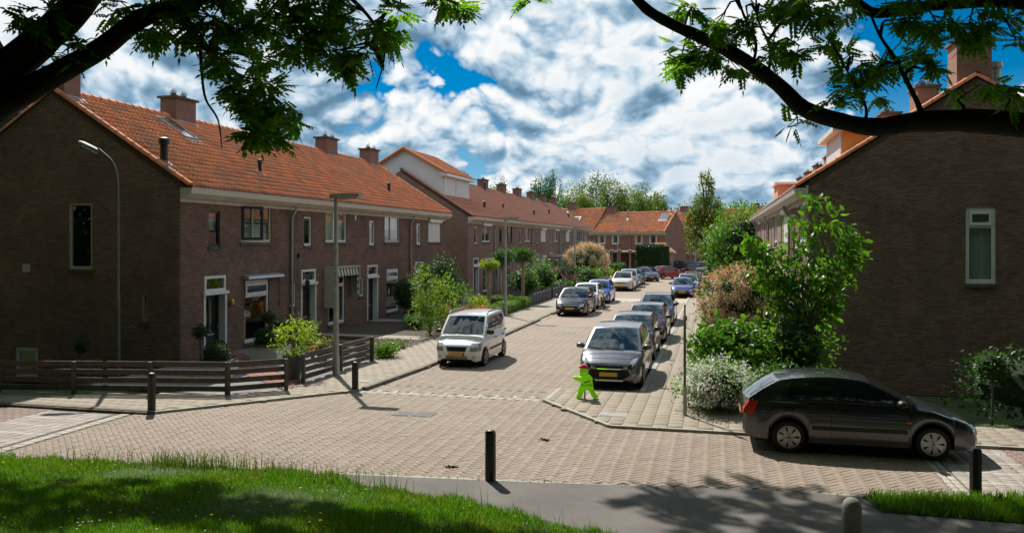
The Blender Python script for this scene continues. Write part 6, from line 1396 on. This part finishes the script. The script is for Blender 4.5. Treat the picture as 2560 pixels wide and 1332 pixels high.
t = thing('conifer', 'dark upright conifer at the far right pavement', 'conifer', (.15, 66, 0)); MB().tube([(0, 0, -.1), (0, 0, 4)], [.12, .03], 7).build('trunk', BARK, t); crown('crown', t, [((0, 0, 1.0), (1.05, 1.05, 1.3), 2200), ((0, 0, 2.3), (.85, .85, 1.4), 1700), ((0, 0, 3.5), (.45, .45, .9), 700)], .16, LF_CON, shell=.8, core=.85)
for i, (px, D, top, w, m_) in enumerate(((1240, 190, 448, 3.6, LF_MID), (1350, 178, 438, 2.6, LF_MID), (1378, 180, 436, 2.6, LF_MID), (1425, 175, 462, 4.0, LF_POP), (1480, 180, 434, 4.2, LF_MID), (1518, 172, 452, 4.2, LF_POP), (1560, 170, 455, 4.6, LF_POP), (1603, 165, 462, 3.8, LF_POP), (1628, 172, 482, 2.4, LF_POP), (1650, 175, 490, 2.2, LF_POP), (1700, 190, 508, 4.0, LF_MID), (1840, 150, 508, 5.0, LF_MID), (1890, 140, 520, 4.0, LF_MID), (1395, 172, 495, 4.0, LF_MID), (1450, 170, 480, 3.6, LF_POP), (1540, 176, 478, 4.0, LF_MID))):
    p = at(px, 640, D); zt = CAM_H + (CY - top) / F_PX * D; hh = zt - 2
    tree(['dark rounded tree top above the middle chimneys', 'upright green tree left of a close pair above the roofs', 'upright green tree right of a close pair above the roofs', 'pale willow like tree beyond the far row chimneys', 'tall dark green tree in the middle of the far tree line', 'pale yellow green tree right of the tallest dark far tree', 'wide pale green tree above the far orange roof', 'pale tree above the far roof, right end of the tall group', 'slim pale tree just left of the far bright roof window', 'lowest slim tree beside the far gable', 'small round tree behind the far right roofs', 'broad tree top behind the round tree', 'low tree top beside the right row gutter', 'low dark tree at the left of the far tree line', 'pale tree filling the far tree line left of the tallest', 'dark tree filling the far tree line behind the red chimney'][i], (p.x, p.y), 2.5, [((0, 0, 2 + hh * .35), (w, w, hh * .38), 2600), ((.25 * w, 0, 2 + hh * .62), (w * .6, w * .6, hh * .36), 1900), ((-.35 * w, .2, 2 + hh * .58), (w * .5, w * .5, hh * .34), 1200)], .42, m_, 34, .2, .3, 'far_tree', 'far tree line')
hedge('tall dark clipped hedge before the far end house', at(1600, 660, 100).xy, at(1664, 660, 97).xy, 1.6, 3.3, LF_DK, 5000, .16)
hedge('dark hedge behind the parked cars on the far left', (-11, 90), (-11, 97), 1.2, 1.2, LF_MID, 2500, .14)

# ------------------------------------------------------------------ the two ash trees whose branches frame the view
def ash_leaf():
    V = [(0, 0, 0), (1, 0, -.08), (1, .012, -.08), (0, .012, 0)]; Fq = [(0, 1, 2, 3)]; Ft = []
    Vt = [(0, -.006, 0), (.95, -.004, -.1), (.95, .004, -.1), (0, .006, 0)]; Ft = [(0, 1, 2), (0, 2, 3)]
    def leaflet(x, sg, ln):
        o = len(Vt); z = -.1 * (x / .95) ** 2; ang = sg * 1.0; dx_, dy_ = math.cos(ang), math.sin(ang); w = .115 * ln / .34; nx, ny = -dy_, dx_
        for f, ww, dz in ((0, 0, 0), (.4, w, .0), (1, 0, -.07), (.4, -w, .0)): Vt.append((x + dx_ * ln * f + nx * ww, dy_ * ln * f + ny * ww, z + dz + (.02 if ww else 0)))
        Ft.extend([(o, o + 1, o + 2), (o, o + 2, o + 3)])
    for k, x in enumerate((.28, .45, .62, .79)):
        for sg in (1, -1): leaflet(x, sg, .36 - .02 * k)
    o = len(Vt); z = -.1
    for p in ((.93, 0, z), (1.08, .06, z), (1.3, 0, z - .06), (1.08, -.06, z)): Vt.append(p)
    Ft.extend([(o, o + 1, o + 2), (o, o + 2, o + 3)]); return np.array(Vt, float), np.array(Ft)
AV, AF = ash_leaf()
def ash(label, base, limbs, clusters, D0, own, upper, seed):
    t = thing('ash_tree', label, 'tree', base, 0, 'ash trees over the bank'); o = Vector(base); rnd = random.Random(seed); b = MB(); pts = []
    for L_ in limbs:
        P_ = [Vector(p) - o for p, r in L_]; R_ = [r for p, r in L_]; Q = []; RR = []
        for i in range(len(P_) - 1):
            for k in range(4):
                f = k / 4; a0 = P_[max(i - 1, 0)]; a1 = P_[i]; a2 = P_[i + 1]; a3 = P_[min(i + 2, len(P_) - 1)]
                Q.append(.5 * ((2 * a1) + (a2 - a0) * f + (2 * a0 - 5 * a1 + 4 * a2 - a3) * f * f + (3 * a1 - a0 - 3 * a2 + a3) * f ** 3)); RR.append((R_[i] + (R_[i + 1] - R_[i]) * f) * rnd.uniform(.95, 1.06))
        Q.append(P_[-1]); RR.append(R_[-1]); b.tube(Q, RR, 12); pts += Q
    b.build('trunk', BARK, t, 60)
    tw = MB(); LT = []; LD = []; LU = []
    for (px, py, rx, ry, n) in clusters:
        D = D0 + rnd.uniform(-.5, .5); c = at(px, py, D) - o; near = min(pts, key=lambda q: (q - c).length); m = (near + c) / 2 + Vector((rnd.uniform(-.1, .1), rnd.uniform(-.1, .1), rnd.uniform(.0, .15))); tw.tube([near, near.lerp(m, .5) + Vector((0, 0, .05)), m, c], [.020, .015, .011, .006], 5)
        sp = max(2, n // 9); subs = []
        for k in range(sp):
            e = at(px + rnd.uniform(-rx, rx), py + rnd.uniform(-ry, ry), D + rnd.uniform(-.5, .5)) - o; tw.tube([c.lerp(m, rnd.random() * .6), (c + e) / 2 + Vector((0, 0, .03)), e], [.007, .005, .003], 4); subs.append((e, (e - c).normalized() if (e - c).length > .01 else Vector((0, 0, -1))))
        for k in range(n):
            e, dr = subs[k % sp]; f = rnd.uniform(-.25, .02); p = e + dr * f * .9; LT.append(tuple(p)); d = Vector((rnd.gauss(0, .8), rnd.gauss(0, .8), rnd.gauss(-.25, .45))) + dr * .7; LD.append(tuple(d.normalized())); LU.append((rnd.gauss(0, .45), rnd.gauss(0, .45), 1))
    tw.build('twigs', BARK, t, kind='stuff')
    LT, LD, LU = np.array(LT), np.array(LD), np.array(LU); Rm = frames(LD, LU); S = RNG.uniform(.15, .225, len(LT)); me = np_mesh('leaf', AV, AF, ASH1)
    for i in range(min(own, len(LT))):
        ob = link('leaf', me, t); Mx = Matrix(Rm[i].tolist()).to_4x4(); ob.matrix_local = Matrix.Translation(LT[i]) @ Mx @ Matrix.Scale(S[i], 4)
    if len(LT) > own: V, F_ = replicate(AV, AF, Rm[own:], LT[own:], S[own:]); link('crown', np_mesh('crown', V, F_, ASH1), t, kind='stuff')
    # unseen rest of the crown, shaped to dapple the path and darken the gables
    U = []; US = []
    for c, r, n in upper:
        n = n if c[1] > 16 and c[0] < 3 else int(n * 2.1); P, d = ell_pts(n, c, r, .3, 40, .2); U.append(P); US.append(RNG.uniform(.5, .8, n) * (1.0 if c[1] > 16 and c[0] < 3 else 1.4))
    if U:
        U = np.concatenate(U); keep = []
        for p in U:
            x, y, D = proj(p); mg = 60 + F_PX * (1.7 if D < 16 else .35) * max(D, .2) ** -1; keep.append(p[2] > 3.2 and (D < -.5 or (D > .2 and (y < -mg or x < -mg or x > 2560 + mg))))
        US = np.concatenate(US)[np.array(keep)]; U = U[np.array(keep)] - np.array(base); n = len(U); D_ = RNG.normal(size=(n, 3)); V, F_ = replicate(AV, AF, frames(D_, RNG.normal(size=(n, 3)) * .4 + (0, 0, 1)), U, US); link('shade_crown', np_mesh('shade_crown', V, F_, ASH1), t, kind='stuff')
        ub = MB()
        for c, r, n in upper:
            e = Vector(c) - o; nr_ = min(pts, key=lambda q: (q - e).length); ub.tube([nr_, (nr_ + e) / 2 + Vector((0, 0, .3)), e], [.09, .06, .03], 6)
        ub.build('upper_limbs', BARK, t)
    return t
a7 = lambda x, y, D=7.0: at(x, y, D)
BL = (-6.3, 4.4, .8)
ash('large ash tree whose dark limbs and leaves hang in from the top left', BL, [
    [((-6.3, 4.4, .6), .42), ((-6.2, 4.5, 2.2), .34), ((-6.0, 4.7, 3.4), .29), (a7(-190, 370, 6.6), .22), (a7(-20, 205), .155), (a7(95, 110), .14), (a7(195, 15), .13), (a7(270, -90), .115), (a7(400, -260), .09)],
    [(a7(-190, 400, 6.6), .18), (a7(-30, 285), .125), (a7(70, 225), .105), (a7(160, 175), .095), (a7(255, 120), .085), (a7(345, 52), .075), (a7(440, 15), .065), (a7(560, -15), .05), (a7(760, -30), .035), (a7(1000, -40), .02)],
    [(a7(420, 25), .035), (a7(480, 80), .028), (a7(530, 140), .022), (a7(570, 190), .016), (a7(630, 240), .012), (a7(690, 290), .008)], [(a7(860, -20), .02), (a7(920, 40), .015), (a7(955, 100), .012), (a7(960, 150), .008), (a7(940, 222), .004)], [(a7(500, 100), .02), (a7(505, 190), .012), (a7(515, 250), .01), (a7(545, 300), .008), (a7(555, 370), .004)]],
    [(40, 25, 60, 40, 16), (120, 40, 60, 40, 18), (60, 95, 45, 25, 10), (200, 110, 60, 50, 22), (170, 150, 40, 30, 10), (330, 30, 60, 40, 22), (420, 60, 70, 50, 55), (520, 40, 80, 50, 70), (600, 80, 80, 60, 80), (690, 50, 90, 60, 90), (760, 100, 80, 60, 70), (820, 60, 50, 50, 40), (830, 130, 50, 40, 36), (520, 130, 50, 40, 36), (610, 140, 60, 30, 40), (640, 200, 45, 30, 26), (600, 230, 55, 40, 40), (650, 260, 60, 40, 50), (700, 290, 55, 40, 46), (660, 330, 50, 35, 36), (690, 355, 25, 20, 14), (735, 300, 25, 30, 16), (890, 130, 60, 40, 30), (930, 60, 60, 50, 36), (985, 90, 30, 50, 18), (1000, 30, 30, 40, 14), (1120, 10, 50, 30, 30), (1165, 25, 18, 25, 10), (470, -10, 120, 30, 60), (720, -10, 150, 30, 70)],
    7.0, 300, [((-5.5, 4.0, 9.5), (5, 5, 2.8), 1500), ((-9.5, 7.0, 9.5), (4.5, 4.5, 3.0), 1200), ((-10, 1, 9), (5, 5, 3.5), 1200), ((-3, -3, 10), (6, 5, 3), 1300), ((-6, -7, 8), (8, 3.5, 4.5), 1500), ((-13, 9.5, 10.5), (4, 4, 2.5), 900), ((-16, -2, 6.5), (3, 7, 4), 1200), ((-5.4, 20.6, 11.9), (2.3, 1.3, .9), 130), ((-14.3, 17.6, 12.0), (4.0, 1.0, .9), 330), ((-3.0, 20.8, 12.0), (1.8, 1.0, .8), 90), ((-9.7, 17.3, 12.0), (2.6, 1.2, .9), 300), ((-8, 5.5, 15), (7, 5, 3), 1300), ((-16, 7, 13), (6, 4.5, 4), 1200), ((-19.5, 13, 13.6), (5, 3.6, 1.5), 1300), ((-27, 15, 13.6), (5, 4, 2), 1000)], 3)
BR_ = (6.9, 6.6, .0)
ash('large ash tree with a long sweeping bough across the upper right', BR_, [
    [((6.9, 6.6, -.2), .40), ((6.8, 6.6, 1.5), .32), ((6.7, 6.6, 3.2), .28), (a7(2900, 380, 8.2), .20), (a7(2700, 330, 8.1), .15), (a7(2540, 312, 8), .125), (a7(2420, 302, 8), .115), (a7(2290, 305, 8), .10), (a7(2190, 318, 8), .088), (a7(2100, 303, 8), .08), (a7(2010, 272, 8), .078), (a7(1945, 212, 8), .072), (a7(1860, 150, 8), .068), (a7(1770, 102, 8), .06), (a7(1690, 66, 8), .055), (a7(1625, 30, 8), .05), (a7(1585, -10, 8), .045), (a7(1520, -90, 8), .035)],
    [(a7(1620, 35, 8), .03), (a7(1600, 0, 8), .03), (a7(1560, -60, 8), .02)], [((6.7, 6.6, 3.2), .2), (a7(2800, 100, 8.4), .14), (a7(2560, 8, 8.2), .07), (a7(2330, 14, 8), .055), (a7(2200, 34, 8), .05), (a7(2150, 10, 8), .04), (a7(2060, -60, 8), .03)],
    [(a7(2305, 300, 8), .03), (a7(2295, 260, 8), .026), (a7(2265, 200, 8), .022), (a7(2240, 150, 8), .018), (a7(2200, 90, 8), .014), (a7(2170, 20, 8), .010)], [(a7(2160, 312, 8), .02), (a7(2165, 270, 8), .014), (a7(2130, 200, 8), .010), (a7(2080, 110, 8), .007)], [(a7(1880, 165, 8), .018), (a7(1890, 110, 8), .014), (a7(1860, 40, 8), .012), (a7(1840, -20, 8), .01)], [(a7(1920, 190, 8), .018), (a7(1925, 120, 8), .014), (a7(1895, 50, 8), .01), (a7(1890, -20, 8), .008)]],
    [(1310, 8, 32, 14, 14), (1700, 155, 45, 30, 34), (1740, 130, 50, 35, 40), (1790, 120, 50, 35, 36), (1820, 160, 60, 25, 28), (1800, 50, 55, 45, 44), (1730, 20, 50, 25, 24), (1870, 50, 40, 40, 26), (1930, 140, 40, 45, 26), (1960, 30, 60, 35, 44), (2030, 40, 70, 40, 46), (2000, 115, 50, 40, 26), (2070, 110, 30, 30, 14), (2120, 20, 60, 30, 36), (2130, 160, 50, 40, 34), (2190, 190, 60, 40, 50), (2150, 220, 60, 35, 36), (2250, 160, 50, 40, 40), (2310, 170, 40, 30, 22), (2260, 50, 70, 40, 40), (2340, 50, 70, 45, 44), (2420, 70, 70, 40, 44), (2400, 95, 60, 30, 26), (2500, 50, 60, 50, 36), (2540, 100, 30, 40, 16), (2110, 250, 40, 30, 16), (1995, 310, 38, 20, 12), (1970, 268, 15, 12, 4), (2490, 210, 50, 40, 18), (2420, 230, 60, 30, 18), (2540, 230, 30, 40, 12), (2060, -10, 150, 25, 50), (2350, -10, 150, 25, 50)],
    8.0, 300, [((1.0, 12.6, 10.0), (3.2, 2.0, 1.6), 560), ((4.5, 11.5, 10.0), (3.5, 2.6, 2.0), 800), ((7.5, 6, 10), (5, 5, 3), 1400), ((3, 2, 10.5), (5, 5, 2.8), 1300), ((6, -5, 9), (7, 4, 4.5), 1500), ((11, 9, 9.5), (4, 4, 3), 1000), ((14, -1, 6.5), (3, 7, 4.5), 1200), ((3, 6.5, 15), (7, 5, 3), 1300), ((12, 7.5, 14), (6, 5, 3.5), 1300), ((8.5, 14.0, 13.2), (3.6, 4.0, 1.5), 1300), ((6.8, 17.2, 13.6), (3.2, 2.4, 1.2), 700), ((14, 14.5, 13.4), (5, 4.5, 2), 1000)], 4)

# unseen tree belt, added to darken the gables and mirrored in their windows
spots = [(-34, -8), (-26, -10.5), (-18.5, -8), (-11, -10.5), (-3.5, -8), (4, -10.5), (11.5, -8), (19, -10.5), (27, -8), (-18, 2.5), (-25, 4.5), (-33, 6), (-42, 7), (-52, 2), (-46, -6), (13.5, 3.5), (21, 5.5), (29, 4), (38, 0), (19.5, 14), (27, 17), (-40, 15), (-51, 17)]
belt = link('shade_tree_belt', None, None, (0, 0, .8), label='unseen leafy wood around the camera, added to shade the gables', cat='wood', kind='stuff')
bt = MB(); bl = []
for i, (x, y) in enumerate(spots):
    r = 5.4 if i < 9 else 4.6; bt.tube([(x, y, -.8), (x + .1, y, 3), (x, y + .2, 13)], [.35, .28, .1], 8)
    bl += [((x, y, 10.5), (r, r * .8, 9.2), 4800), ((x + .3 * r, y, 1.6), (r * 1.1, r * .6, 2.6), 1600)]
bt.build('trunks', BARK, belt, kind='stuff'); crown('crowns', belt, bl, .55, LF_DK, LEAF_D, 60, .24, core=.62)
